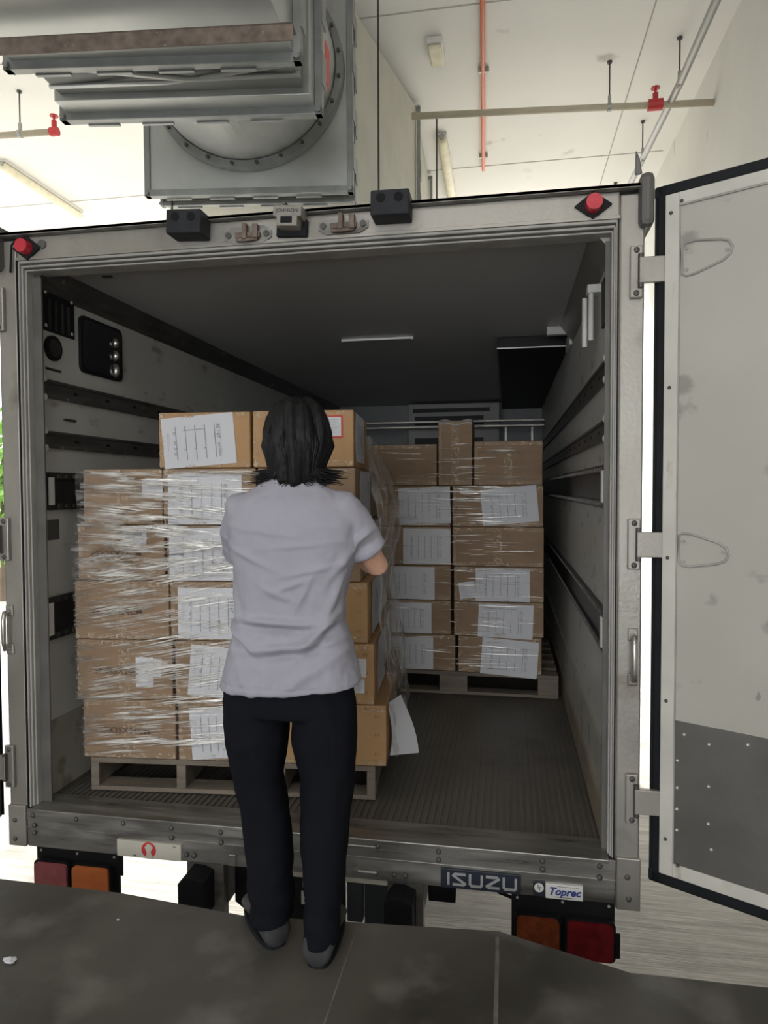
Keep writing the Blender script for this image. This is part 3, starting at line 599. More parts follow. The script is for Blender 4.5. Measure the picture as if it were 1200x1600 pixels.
o = MB().box(-0.052, 0.052, -0.075, 0, -0.005, 0.035, 0.005, mat=mt).box(-0.038, 0.038, -0.075, 0, -0.038, 0.0, 0.004, mat=mt).build('reversing_camera', mat('camera_casing', (0.30, 0.28, 0.25), 0.5, metal=0.3, var=0.15, vscale=30), T)
MB().box(-0.022, 0.020, -0.079, -0.07, -0.028, -0.006, 0.003, mat=mt).box(-0.055, 0.058, -0.02, 0, -0.055, 0.005, 0.004, mat=mt).build('lens_window', m_rub, o)
MB().text('JOHNSON', mt @ FRONT(0.0, -0.0756, 0.014), 0.017, 0.0003, bold=0.0002).build('lettering', m_ink, o)
MB().tube([mt @ Vector(p) for p in ((-0.04, -0.01, 0.03), (-0.045, -0.02, 0.045), (-0.02, -0.03, 0.055), (0.0, -0.02, 0.036))], 0.004, 6).build('cable', m_rub, o)
# ---- hinges and grab handles
def hinge(xp, z, s, door_root_dir):
    mb = MB(); mb.box(xp-0.020, xp+0.020, -0.046, -0.03, z-0.085, z+0.085, 0.004); o = mb.build('hinge_plate', m_alu, T)
    mb = MB()
    for dz in (-0.07, 0.07): mb.ball((xp, -0.046, z+dz), 0.010, (1, 0.6, 1), 10)
    mb.build('bolt', m_screw, o, split=True)
    xq = xp+s*0.012
    MB().cyl((xq, -0.055, z-0.055), (xq, -0.055, z+0.055), 0.009, n=12).build('hinge_pin', m_screw, o)
    mb = MB(); d = Vector(door_root_dir)*0.10
    ang = math.atan2(d.y, d.x); mt = Matrix.Translation((xq, -0.055, z)) @ Matrix.Rotation(ang, 4, 'Z')
    mb.box(-0.006, 0.10, -0.010, 0.010, -0.042, 0.042, 0.003, mat=mt); mb.build('hinge_strap', m_alu, o)
for z in (2.065, 1.17, 0.31): hinge(2.372, z, 1, (0.94, 0.02, 0))
for z in (2.06, 1.165, 0.26): hinge(0.012, z, -1, (-0.95, 0.0, 0))
def grab(x, z0, z1):
    mb = MB(); mb.tube([(x, -0.03, z0), (x, -0.062, z0+0.004), (x, -0.068, z0+0.03), (x, -0.068, z1-0.03), (x, -0.062, z1-0.004), (x, -0.03, z1)], 0.009, 10)
    o = mb.build('grab_handle', m_chrome, T, smooth=True)
    MB().box(x-0.016, x+0.016, -0.036, -0.03, z0-0.022, z0+0.02, 0.004).box(x-0.016, x+0.016, -0.036, -0.03, z1-0.02, z1+0.022, 0.004).build('handle_foot', m_alu, o, split=True)
grab(2.372, 0.715, 0.865); grab(0.02, 0.73, 0.88)
# ---- right door, swung open past square
def door(name, ox, oy, ang, W_, mirror=1):
    d = MB()
    rt_ = empty(name, (ox, oy, 0.0), ang, T)     # a part group of the truck, x along the door width, -y is the inner face
    return rt_
DA = math.atan2(-.485, .875); mt = Matrix.Translation((2.435, -0.02, 0)) @ Matrix.Rotation(DA, 4, 'Z')
zb, zt = 0.045, 2.325; DW = 1.14
D = MB().box(0.012, DW, 0.015, 0.085, zb, zt, 0.004, mat=mt).build('right_door', m_white, T)
mb = MB(); mb.box(0.008, 0.046, -0.02, 0.05, zb-0.01, zt+0.01, 0.008, mat=mt); mb.box(0, DW, -0.02, 0.05, zt-0.03, zt+0.01, 0.008, mat=mt); mb.box(0, DW, -0.02, 0.05, zb-0.01, zb+0.035, 0.008, mat=mt)
mb.box(DW-0.04, DW+0.01, -0.02, 0.05, zb, zt, 0.008, mat=mt)
for yy in (-0.012, 0.012, 0.034): mb.box(0.002, 0.010, yy-0.004, yy+0.004, zb, zt, 0.002, mat=mt)
mb.build('rubber_gasket', m_rub, D)
mb = MB(); mb.box(0.04, DW-0.04, -0.024, 0.02, zb+0.035, zt-0.03, 0.003, mat=mt); mb.build('inner_panel', m_door, D)
mb = MB(); a, b = 0.04, DW-0.04; z1, z2 = zb+0.035, zt-0.03
mb.box(a, a+0.042, -0.031, -0.02, z1, z2, 0.002, mat=mt); mb.box(a+0.042, b, -0.031, -0.02, z2-0.038, z2, 0.002, mat=mt); mb.box(a+0.042, b, -0.031, -0.02, z1, z1+0.045, 0.002, mat=mt)
mb.build('edge_trim', m_trim, D)
mb = MB(); mb.box(a+0.041, a+0.046, -0.030, -0.02, z1, z2, mat=mt); mb.box(a+0.042, b, -0.030, -0.02, z2-0.043, z2-0.038, mat=mt); mb.build('sealant_line', m_seal, D)
mb = MB(); mb.box(a+0.046, b, -0.028, -0.02, z1+0.045, 0.60, 0.001, mat=mt); mb.build('kick_plate', m_kick, D)
mb = MB()
for (u, z) in [(0.115, 0.56), (0.19, 0.545), (0.30, 0.57), (0.095, 0.47), (0.095, 0.38), (0.19, 0.41), (0.19, 0.29), (0.095, 0.31), (0.095, 0.24), (0.2, 0.21), (0.40, 0.55), (0.4, 0.4), (0.4, 0.25)]:
    p = mt @ Vector((u, -0.0285, z)); mb.ball(p, 0.0055, (1, 1, 1), 8)
mb.build('rivet', m_bright, D, split=True)
mb = MB()
for (u, z) in [(0.058, 2.235), (0.09, 2.265), (0.058, 1.68), (0.058, 1.13), (0.058, 0.66), (0.06, 0.20), (0.10, 0.125), (0.5, 2.27), (0.5, 0.12)]:
    p = mt @ Vector((u, -0.0315, z)); mb.ball(p, 0.006, (1, 1, 1), 8)
mb.build('screw', m_screw, D, split=True)
def tri_ring(zc, k=1):
    P = [(0.092, zc-0.048), (0.105, zc-0.056), (0.13, zc-0.054), (0.21, zc-0.030), (0.232, zc-0.014), (0.238, zc+0.008), (0.228, zc+0.026), (0.205, zc+0.036), (0.125, zc+0.050), (0.10, zc+0.047), (0.090, zc+0.030)]
    if k < 0: P = [(a_, 2*zc-b_) for a_, b_ in P[::-1]]
    o = MB().tube([mt @ Vector((u, -0.026, z)) for u, z in P], 0.0042, 8, closed=True).build('hinge_cover_seal', m_seal, D, smooth=True)
    mb = MB()
    for (u, z) in ((0.105, zc+0.03), (0.105, zc-0.036), (0.222, zc)): mb.cyl(mt @ Vector((u, -0.022, z)), mt @ Vector((u, -0.0285, z)), 0.0055, n=10)
    mb.build('screw', m_seal, o, split=True)
tri_ring(2.085); tri_ring(1.155, -1)
mb = MB()
random.seed(3)
for i in range(16):
    u = 0.16+random.random()*0.7; z = 0.69+random.random()*0.06; c = [(u+math.cos(t)*0.007*(0.5+random.random()), z+math.sin(t)*0.016*(0.4+random.random())) for t in [2*math.pi*q/7 for q in range(7)]]
    mb.prism(c, lambda a_, b_, d_: mt @ Vector((a_, d_, b_)), -0.0246, -0.024)
mb.build('chipped_paint', mat('bare_patch', (0.28, 0.265, 0.235), 0.7), D, split=True)
# ---- left door
mt2 = Matrix.Translation((-0.075, -0.03, 0)) @ Matrix.Rotation(math.atan2(-0.30, -0.95), 4, 'Z')
D2 = MB().box(0.0, DW, -0.085, -0.015, zb, zt, 0.004, mat=mt2).build('left_door', m_white, T)
mb = MB(); mb.box(-0.012, 0.042, -0.05, 0.02, zb-0.01, zt+0.01, 0.008, mat=mt2); mb.box(0, DW, -0.05, 0.02, zt-0.03, zt+0.01, 0.008, mat=mt2); mb.box(0, DW, -0.05, 0.02, zb-0.01, zb+0.035, 0.008, mat=mt2); mb.build('rubber_gasket', m_rub, D2)
mb = MB(); mb.box(0.04, DW-0.04, -0.02, 0.024, zb+0.035, zt-0.03, 0.003, mat=mt2); mb.build('inner_panel', m_door, D2)
# ---- under the beam
def lamp_panel(x0, x1, z0, z1, lenses, ztop):
    o = MB().box(x0, x1, -0.01, 0.004, z0, z1, 0.002).build('tail_lamp_bracket', m_blk, T)
    mb = MB()
    for xx in (x0+0.02, (x0+x1)/2, x1-0.02): mb.cyl((xx, -0.012, z1-0.02), (xx, -0.009, z1-0.02), 0.005, n=8)
    mb.build('rivet', m_bright, o, split=True)
    for (a_, b_, m) in lenses:
        f = MB().prism(rrect((a_+b_)/2, (z0+ztop)/2, (b_-a_)/2, (ztop-z0)/2, 0.02), lambda a, b, d: (a, d, b), -0.01, -0.035).build('lamp_bezel', m_rub, o)
        MB().prism(rrect((a_+b_)/2, (z0+ztop)/2, (b_-a_)/2-0.008, (ztop-z0)/2-0.008, 0.016), lambda a, b, d: (a, d, b), -0.034, -0.048).build('lamp_lens', m, f) if False else None
        g = MB().prism(rrect((a_+b_)/2, (z0+ztop)/2, (b_-a_)/2-0.008, (ztop-z0)/2-0.008, 0.016), lambda a, b, d: (a, d, b), -0.034, -0.046).build('lamp_lens', m, o)
lamp_panel(0.10, 0.46, -0.27, -0.065, [(0.105, 0.262, m_pinklens), (0.27, 0.44, m_orlens)], -0.11)
MB().box(0.45, 0.475, -0.008, 0.0, -0.16, -0.07, 0.004).build('bracket_ear', m_blk, T)
lamp_panel(1.975, 2.325, -0.27, -0.065, [(1.985, 2.145, m_dorlens), (2.155, 2.325, m_dredlens)], -0.125)
MB().box(2.32, 2.345, -0.008, 0.0, -0.27, -0.18, 0.004).build('bracket_ear', m_blk, T)
for (x0, x1) in ((0.74, 0.89), (1.53, 1.66)):
    o = MB().box(x0, x1, 0.0, 0.05, -0.30, Z0, 0.003).build('bumper_bracket', m_alu2, T)
    c = (x0+x1)/2-0.012; MB().prism([(c-0.05, -0.24), (c+0.05, -0.24), (c+0.05, -0.10), (c+0.01, -0.085), (c-0.03, -0.085), (c-0.05, -0.11)], lambda a, b, d: (a, d, b), 0.0, -0.10).build('rubber_buffer', m_rub, o)
MB().box(1.10, 1.53, -0.01, 0.05, -0.092, Z0+0.002, 0.003).build('underrun_bar', m_ply, T)
o = MB().box(1.13, 1.36, 0.03, 0.05, -0.35, -0.092, 0.003).build('number_plate', m_blk, T)
MB().text('F', FRONT(1.212, 0.0295, -0.125), 0.085, 0.0008, bold=0.002).text('E', FRONT(1.205, 0.0295, -0.195), 0.07, 0.0008, bold=0.002).build('lettering', m_white, o)
MB().box(1.37, 1.43, 0.02, 0.06, -0.26, -0.10, 0.004).box(1.435, 1.53, 0.03, 0.07, -0.27, -0.095, 0.004).build('control_box', mat('dark_blue_grey', (0.035, 0.04, 0.048), 0.5), T, split=True)
MB().prism([(1.665, -0.07), (1.765, -0.07), (1.775, -0.085), (1.77, -0.185), (1.67, -0.185)], lambda a, b, d: (a, d, b), 0.08, 0.10).build('mud_flap', m_rub, T)
MB().prism([(0.895, -0.07), (1.12, -0.07), (1.12, -0.32), (0.95, -0.32), (0.895, -0.28)], lambda a, b, d: (a, d, b), 0.10, 0.12).build('mud_flap', m_rub, T)
MB().tube([(1.905, 0.02, Z0), (1.93, 0.01, -0.085), (1.975, 0.02, -0.105)], 0.006, 8).build('cable', m_rub, T)
MB().box(0.78, 0.86, 0.06, 5.2, -0.30, Z0+0.03).build('chassis_rail', m_blk, T)
MB().box(1.56, 1.64, 0.06, 5.2, -0.30, Z0+0.03).build('chassis_rail', m_blk, T)
for xx in (0.12, 1.98):
    mb = MB(); n = 32
    for k in (0, 0.16): mb.rings([[(xx+k+dx, 3.2+math.cos(2*math.pi*i/n)*r_, GZ+0.42+math.sin(2*math.pi*i/n)*r_) for i in range(n)] for dx, r_ in ((0, 0.30), (0.01, 0.40), (0.03, 0.42), (0.12, 0.42), (0.14, 0.40), (0.145, 0.30))])
    mb.build('rear_wheel', m_tyre, T, split=True)
MB().cyl((0.2, 3.2, GZ+0.42), (2.2, 3.2, GZ+0.42), 0.06).build('axle', m_blk, T)

# ------------------------------------------------------------------ pallets
def pallet(loc, rz, label, W_, D_, z, runners, face):
    root = empty('wooden_pallet', (loc[0], loc[1], z), rz); tag(root, label, 'pallet')
    t = 0.022; H = 0.14
    n = 6; 
    for i in range(n):
        y0 = i*(D_-0.10)/(n-1); MB().box(0, W_, y0, y0+0.10, H-t, H, 0.003).build('deck_board', m_wood, root)
    for y0 in (0, D_/2-0.05, D_-0.10): MB().box(0.0, W_, y0, y0+0.10, 0.001, 0.02, 0.003).build('bottom_board', m_wood, root)
    for x0, w_, nb in runners:
        if nb:
            for y0 in (0, D_/2-0.05, D_-0.10): MB().box(x0, x0+w_, y0, y0+0.10, 0.02, H-t, 0.003).build('block', m_wood, root)
        else: MB().box(x0, x0+w_, 0.0, D_, 0.02, H-t, 0.003).build('stringer', m_wood, root)
    return root
A1 = R(5); O1 = (0.24, 0.15); Z1 = ZF+0.002
pallet(O1, A1, 'worn wooden pallet at the truck sill under the wrapped front load', 1.20, 1.0, Z1, [(0, 0.035, 0), (0.37, 0.04, 0), (0.79, 0.04, 0), (1.165, 0.035, 0)], 0)
A2 = 0.0; O2 = (1.0, 1.74)
pallet((1.05, 1.74), A2, 'dusty block pallet deep in the truck under the rear load', 1.21, 1.0, Z1, [(0, 0.12, 1), (0.50, 0.17, 1), (1.09, 0.12, 1)], 0)

# ------------------------------------------------------------------ cartons
def sheet(parent, d, u0, u1, z0, z1, w_, skew=0.0, style=1, rot=0.0, m=None, side=False, name='paper_sheet', label=None):
    """a white form stuck on a carton's front (or right side); u measured from the carton centre"""
    cu, cz = (u0+u1)/2, (z0+z1)/2; hw, hh = (u1-u0)/2, (z1-z0)/2
    if side: base = Matrix.Translation((d+0.0015, cu, cz)) @ Matrix.Rotation(R(90), 4, 'Z') @ Matrix.Rotation(R(90), 4, 'X') @ Matrix.Rotation(rot, 4, 'Z')
    else: base = Matrix.Translation((cu, -d-0.0015, cz)) @ Matrix.Rotation(R(90), 4, 'X') @ Matrix.Rotation(rot, 4, 'Z')
    mb = MB(); random.seed(int(abs(u0)*1000+z0*777))
    ph = random.random()*6
    mb.grid(lambda a, b: base @ Vector(((a-0.5)*2*hw+skew*(b-0.5), (b-0.5)*2*hh, 0.0012+0.0015*math.sin(a*7+ph)*math.sin(b*5+ph))), 9, 7)
    mb.grid(lambda a, b: base @ Vector(((a-0.5)*2*hw+skew*(b-0.5), (b-0.5)*2*hh, 0.0007+0.0015*math.sin(a*7+ph)*math.sin(b*5+ph))), 9, 7)
    o = mb.build(name, m or m_paper, parent, smooth=True)
    if label: tag(o, label)
    if style:
        pr = MB(); zz = 0.0032
        def ln(a, b, c, d_, t=0.0008):
            t *= 0.55
            pr.box(min(a, c)-t/2, max(a, c)+t/2, min(b, d_)-t/2, max(b, d_)+t/2, zz, zz+0.0003, mat=base)
        def tx(s_, x, y, sz, r=-90): pr.text(s_, base @ Matrix.Translation((x, y, zz)) @ Matrix.Rotation(R(r), 4, 'Z'), sz, 0.0002)
        if style == 1:
            for k in range(5):
                x = -hw*0.62+k*hw*0.27; ln(x, -hh*0.7, x+0.002, hh*0.62)
            ln(hw*0.62, -hh*0.65, hw*0.62, hh*0.6); ln(-hw*0.85, -hh*0.3, -hw*0.85, hh*0.4, 0.0012); ln(-hw*0.81, -hh*0.1, -hw*0.81, hh*0.4, 0.0008)
            tx('45 / 67', hw*0.56, hh*0.33, 0.022*hw/0.16); tx('UN NOV', hw*0.56, -hh*0.40, 0.015*hw/0.16)
            tx('51     W  X  51', -hw*0.66, -hh*0.05, 0.017*hw/0.16)
            for k in (1, 2, 3): tx('X', -hw*0.62+k*hw*0.27-0.004, -hh*0.3, 0.014)
            
            if abs(rot-R(4.5)) < 1e-6: ln(-hw*0.4, hh*0.45, hw*0.2, hh*0.46, 0.0022)
        elif style == 2:   # shipping label with bars
            for k in range(22):
                x = -hw*0.7+k*hw*1.4/22; ln(x, 0.0, x, hh*0.32, 0.0006+0.0012*((k*7) % 3)/2)
            for k, y in enumerate((0.75, 0.62, -0.15, -0.3, -0.45)): ln(-hw*0.75, hh*y, hw*(0.7-0.25*(k % 2)), hh*y, 0.0016)
        elif style == 3:
            for k in range(6): ln(-hw*0.7, hh*(0.7-k*0.26), hw*(0.7-0.2*(k % 3)), hh*(0.7-k*0.26), 0.0015)
        p_ = pr.build('print', m_ink if style == 2 else m_pen, o)
    return o
GP1 = 'cardboard boxes on the front pallet'; GP2 = 'cardboard boxes on the rear pallet'
BX = {}
def carton(key, label, O, A, u0, u1, z0, z1, v0, dep, m=m_card, group=None, dims=False, marks=False, jit=0.6, tape=True, vt=True):
    random.seed(hash(key) % 1000 if False else sum(map(ord, key))*13)
    cu, cv = (u0+u1)/2, v0+dep/2
    X = O[0]+cu*math.cos(A)-cv*math.sin(A); Y = O[1]+cu*math.sin(A)+cv*math.cos(A)
    root = empty('cardboard_box', (X, Y, z0), A+R(random.uniform(-jit, jit)))
    tag(root, label, 'box', group)
    w_, h = (u1-u0)/2-0.003, z1-z0-0.002; d = dep/2
    mb = MB(); mb.box(-w_, w_, -d, d, 0, h, 0.006)
    body = mb.build('carton', m, root)
    # seam grooves: flap edges near top and bottom of the front, side joint
    if tape:
        t = MB()
        def strip(a, b, c, e, face='f'):
            n = 10
            if face == 'f': t.grid(lambda p, q: (a+(b-a)*p, -d-0.0008-0.0016*noise.noise(Vector((p*9+z0*9, q*3, u0*7)))-0.0008, c+(e-c)*q), n, 3)
        strip(-w_+0.004, w_-0.004, 0.003, 0.026); strip(-w_+0.004, w_-0.004, h-0.026, h-0.004)
        if vt: strip(-0.024, 0.024, 0.02, h-0.02)
        strip(-w_+0.002, -w_+0.022, 0.01, h-0.01)
        t.grid(lambda p, q: (-0.028+0.056*p, -d+2*d*q, h+0.0012), 3, 8)
        t.build('parcel_tape', m_tape, root, fix=False)
    pr = MB(); used = False
    if dims:
        pr.text(dims, FRONT(-0.02, -d-0.0028, h*0.47), 0.036, 0.0002, bold=0.0004, space=1.05); used = True
    if marks:
        for zz in (0.2, 0.52, 0.82):
            for k in range(3):
                xx = w_-0.045+k*0.007; pr.box(xx, xx+0.002, -d-0.0006, -d, h*zz-0.006, h*zz+0.006, mat=Matrix.Translation((0, 0, 0)))
        used = True
    if used: pr.build('print', m_inkb, root)
    else: pr.bm.free()
    BX[key] = (root, cu, d, w_, h, z0)
    return root
def stick(key, u0, u1, z0, z1, **k):
    root, cu, d, w_, h, zb_ = BX[key]; return sheet(root, d, u0-cu, u1-cu, z0-zb_, z1-zb_, w_, **k)
def stick_side(key, f0, f1, g0, g1, **k):
    root, cu, d, w_, h, zb_ = BX[key]; return sheet(root, w_+0.0005, -d+2*d*f0, -d+2*d*f1, h*g0, h*g1, w_, side=True, **k)
r = [0.238, 0.487, 0.737, 0.983, 1.213, 1.445, 1.672]
DIM = '49X35X24CM'
LN = ['lowest', 'second', 'third', 'fourth', 'fifth', 'top']
colL = [(-0.03, 0.375), (-0.055, 0.363), (-0.06, 0.35), (-0.045, 0.335), (-0.02, 0.325)]
colM = [(0.378, 0.812), (0.366, 0.80), (0.353, 0.795), (0.338, 0.785), (0.328, 0.722)]
colR = [(0.815, 1.25), (0.803, 1.20), (0.798, 1.178), (0.788, 1.145), (0.725, 1.13)]
labL = ['film-wrapped brown box at bottom left of front pallet, standing on the pallet edge',
        'film-wrapped brown box second from the bottom in left column, size print and pale label',
        'film-wrapped brown box in the middle of the front pallet left column, below the barcode box',
        'film-wrapped brown box with white barcode label in front pallet left column',
        'brown box topping the front pallet left column beside the black wall vent']
labM = ['brown box with white sheet on the pallet boards, partly behind the trouser leg',
        'brown box with slanted white sheet just above the lowest box of the middle column',
        'brown box with white sheet third from bottom of the front middle column',
        'box with big white sheet under shiny film, left of the person\'s upper arm',
        'box with white sheet directly below the sideways written top sheet']
labR = ['orange-brown box at bottom right of front pallet right of the trousers',
        'orange-brown box with two small white labels right of the shirt hem',
        'plain orange-brown box right of the person\'s waist',
        'brown box half hidden just below the person\'s right elbow',
        'brown box just right of the person\'s neck under the red-bordered label box']
for i in range(5):
    carton('L%d' % i, labL[i], O1, A1, *colL[i], r[i], r[i+1], 0.0 if i < 3 else 0.01, 0.49, group=GP1, dims=DIM if i in (0, 1, 2, 3) else False)
    carton('M%d' % i, labM[i], O1, A1, *colM[i], r[i], r[i+1], 0.004*(i % 2), 0.49, group=GP1)
    carton('R%d' % i, labR[i], O1, A1, *colR[i], r[i], r[i+1], 0.0, 0.49, m=m_card2 if i in (0, 1, 2) else m_card, group=GP1, marks=True)
    carton('S%d' % i, '%s brown box behind the right front column, side facing the truck aisle' % ['lowest', 'second lowest', 'middle', 'second highest', 'highest'][i], O1, A1, colR[i][0]+0.0, colR[i][1]-0.01, r[i], r[i+1], 0.497, 0.48, group=GP1)
    carton('B%d' % i, '%s brown box behind the left front column by the truck wall' % ['lowest', 'second lowest', 'middle', 'second highest', 'highest'][i], O1, A1, colL[i][0]+0.03, colL[i][1], r[i], r[i+1], 0.505, 0.48, group=GP1, tape=False)
carton('T0', 'unwrapped brown top box with sideways handwritten white sheet left of the hair', O1, A1, 0.318, 0.706, r[5], r[6], -0.005, 0.49, m=m_card2, group=GP1, vt=False)
carton('T1', 'unwrapped orange-brown top box with red-bordered label behind the hair', O1, A1, 0.710, 1.122, r[5], r[6], -0.02, 0.49, m=m_card2, group=GP1, marks=False, vt=False)
stick('T0', 0.338, 0.640, 1.452, 1.657, rot=R(4.5))
stick('M4', 0.352, 0.66, 1.215, 1.42); stick('M3', 0.352, 0.66, 0.985, 1.20); stick('M2', 0.39, 0.68, 0.745, 0.955)
stick('M1', 0.43, 0.70, 0.50, 0.71, rot=R(-5)); stick('M0', 0.435, 0.68, 0.25, 0.465, rot=R(4))
stick('L4', 0.237, 0.325, 1.325, 1.40, style=0, name='blank_label'); stick('L3', 0.152, 0.258, 1.13, 1.208, style=2, name='barcode_label')
stick('L1', 0.205, 0.28, 0.54, 0.665, style=0, name='blank_label'); stick('L1', 0.24, 0.315, 0.585, 0.66, style=0, name='blank_label')
stick('T1', 0.995, 1.076, 1.56, 1.648, style=0, name='red_border', m=m_redink); 
root, cu, d, w_, h, zb_ = BX['T1']; sheet(root, d+0.0022, 1.001-cu, 1.070-cu, 1.566-zb_, 1.642-zb_, w_, style=3, name='address_label')
stick('R1', 1.105, 1.165, 0.60, 0.675, style=3, name='address_label'); stick('R1', 1.108, 1.158, 0.535, 0.592, style=3, name='address_label')
stick_side('T1', 0.08, 0.72, 0.1, 0.97)
for i in (1, 2, 3, 4): stick_side('R%d' % i, 0.25, 0.95, 0.05, 0.95, style=1)
for i in (1, 2, 3): stick_side('S%d' % i, 0.2, 0.9, 0.05, 0.95, style=1)
# rear pallet
q = [0.238, 0.462, 0.672, 0.885, 1.125, 1.375, 1.632]
lab2L = ['box with white sheet resting directly on the rear pallet, left column', 'box with white sheet second from bottom of rear pallet left column', 'box with white sheet third from bottom of rear pallet left column',
         'box with white sheet fourth from bottom of rear pallet left column, beside bare wide box', 'box with white sheet just under the top row at left of the rear pallet']
lab2R = ['box with long white sheet overhanging the rear pallet edge', 'box with creased white sheet second from bottom at right of rear pallet', 'box with wrinkled white sheet and small tilted note on rear pallet',
         'wide film-covered box without any sheet on the rear pallet', 'box with tilted glossy white sheet just under the rear top row']
cl = [(0.06, 0.648), (0.06, 0.622), (0.06, 0.622), (0.15, 0.622), (0.15, 0.620)]
cr = [(0.662, 1.165), (0.635, 1.175), (0.635, 1.175), (0.628, 1.175), (0.626, 1.17)]
for i in range(5):
    carton('2L%d' % i, lab2L[i], O2, A2, *cl[i], q[i], q[i+1], 0.01, 0.44, group=GP2, jit=0.2, vt=False)
    carton('2R%d' % i, lab2R[i], O2, A2, *cr[i], q[i], q[i+1], 0.0, 0.44, group=GP2, jit=0.2, vt=(i == 3))
carton('2T0', 'plain brown box at left end of the rear pallet top row', O2, A2, 0.04, 0.538, q[5], 1.628, 0.0, 0.44, group=GP2, jit=0.2, vt=False)
carton('2T1', 'narrow upright brown box, tallest on the rear pallet', O2, A2, 0.543, 0.752, q[5], 1.765, -0.01, 0.30, group=GP2, jit=0.2)
carton('2T2', 'brown box with taped streak at right end of the rear top row', O2, A2, 0.757, 1.165, q[5], 1.640, 0.0, 0.44, group=GP2, jit=0.2)
MB().grid(lambda a, b: (-0.10+0.2*a, -0.16-0.001+0.32*b, 0.395+0.006*math.sin(a*9)+(-0.03*(1-b*8) if b < 0.12 else 0)), 12, 14).build('torn_flap', m_paper, BX['2T1'][0], fix=False)
stick('2L4', 0.30, 0.617, 1.14, 1.362, rot=R(2)); stick('2R4', 0.805, 1.135, 1.145, 1.362, rot=R(5), name='glossy_sheet'); stick('2L3', 0.325, 0.616, 0.893, 1.11)
stick('2L2', 0.25, 0.52, 0.675, 0.875); stick('2L1', 0.24, 0.50, 0.465, 0.655); stick('2L0', 0.245, 0.51, 0.242, 0.44)
stick('2R2', 0.77, 1.09, 0.675, 0.875); stick('2R1', 0.785, 1.11, 0.455, 0.66, rot=R(-2)); stick('2R0', 0.805, 1.14, 0.225, 0.445, rot=R(-4)); stick('2R2', 0.67, 0.768, 0.69, 0.79, style=3, rot=R(8), name='small_note')

# ------------------------------------------------------------------ stretch film
def toW(O, A, u, v, z): return (O[0]+u*math.cos(A)-v*math.sin(A), O[1]+u*math.sin(A)+v*math.cos(A), z)
def pleat(bm, O, A, path, wd, tilt):
    vs = []
    for k, (u, v, z) in enumerate(path):
        wk = wd*(0.35+0.65*math.sin(math.pi*min(1, max(0, (k+0.3)/(len(path)-0.4)))))
        p = Vector(toW(O, A, u, v, z)); o_ = Vector((0, tilt*wk*0.6, wk/2))
        vs.append((bm.verts.new(p-o_*1.0), bm.verts.new(p+Vector((0, -0.0015, 0))), bm.verts.new(p+o_)))
    for a, b in zip(vs, vs[1:]):
        bm.faces.new((a[0], b[0], b[1], a[1])); bm.faces.new((a[1], b[1], b[2], a[2]))
FW = empty('stretch_film', (O1[0], O1[1], Z1+0.14)); tag(FW, 'clear stretch film pleated tightly across the left and middle front boxes', 'plastic film')
def film_pleats(name, parent, specs, mtl):
    mb = MB()
    off = parent.location
    for (O, A, path, wd, tilt) in specs: pleat(mb.bm, O, A, path, wd, tilt)
    for v in mb.bm.verts: v.co -= off
    o = mb.build(name, mtl, parent, smooth=True, fix=False); tag(o, kind='stuff'); return o
random.seed(11)
def leftedge(z):
    for i in range(5):
        if z < r[i+1]: return colL[i][0]
    return -0.02
sp = []
for i in range(300):        # lower rows: rising to the right
    z = 0.25+random.random()*0.76; sl = random.uniform(0.12, 0.24) if z > 0.5 else random.uniform(0.05, 0.18)
    u1 = random.uniform(0.3, 0.86); u0 = -0.07 if random.random() < 0.45 else random.uniform(-0.05, 0.35)
    if u1-u0 < 0.12: u1 = u0+0.3
    path = []
    if u0 == -0.07:
        le = leftedge(z)-0.004; path = [(le, 0.5, z-0.02), (le, 0.1, z-0.005), (le+0.004, 0.0, z)]; u0 = le+0.012
    n = 7
    for k in range(n):
        u = u0+(u1-u0)*k/(n-1); zz = z+(u-u0)*sl
        if zz < 1.43: path.append((u, -0.016-0.003*random.random(), zz))
    if len(path) > 2: sp.append((O1, A1, path, random.choice([0.0018, 0.0025, 0.003, 0.004, 0.007]), random.uniform(-1, 1)))
for i in range(380):        # rows four and five: dense, slightly falling
    z = 0.98+random.random()*0.455; sl = random.uniform(-0.16, 0.02) if z > 1.12 else random.uniform(-0.05, 0.42)
    u0 = random.choice([0.0, 0.05, 0.1, 0.2, 0.3, 0.35, 0.4])+random.uniform(-0.03, 0.05); u1 = u0+random.uniform(0.12, 0.45)
    path = []
    if random.random() < 0.15: le = leftedge(z)-0.005; path = [(le, 0.5, z), (le+0.002, 0.0, z)]; u0 = le+0.012
    n = 6
    for k in range(n):
        u = u0+(u1-u0)*k/(n-1); zz = min(1.443, z+(u-u0)*sl+0.001*math.sin(u*37+i)); path.append((u, -0.016-0.004*random.random(), zz))
    sp.append((O1, A1, path, random.choice([0.002, 0.003, 0.004, 0.006, 0.009]), random.uniform(-1, 1)))
film_pleats('film_pleats', FW, sp, m_film)
# draped loose film on the left corner
mb = MB()
def fl(a, b):
    z = 0.99+0.45*b; le = leftedge(z)-0.010-0.006*math.sin(b*9); t = a*0.55
    u, v = (le, 0.35-t*1.0) if t < 0.35 else (le+(t-0.35), -0.018)
    k = 0.004*noise.noise(Vector((a*5, b*9, 1)))
    p = Vector(toW(O1, A1, u-0.008+k-0.008*math.sin(b*3.14)*(1-a), v-abs(k)-0.004, z+0.006*noise.noise(Vector((a*5, b*5, 4))))); return p-FW.location
mb.grid(fl, 36, 30)
mb.build('draped_film', m_drape, FW, smooth=True, fix=False)
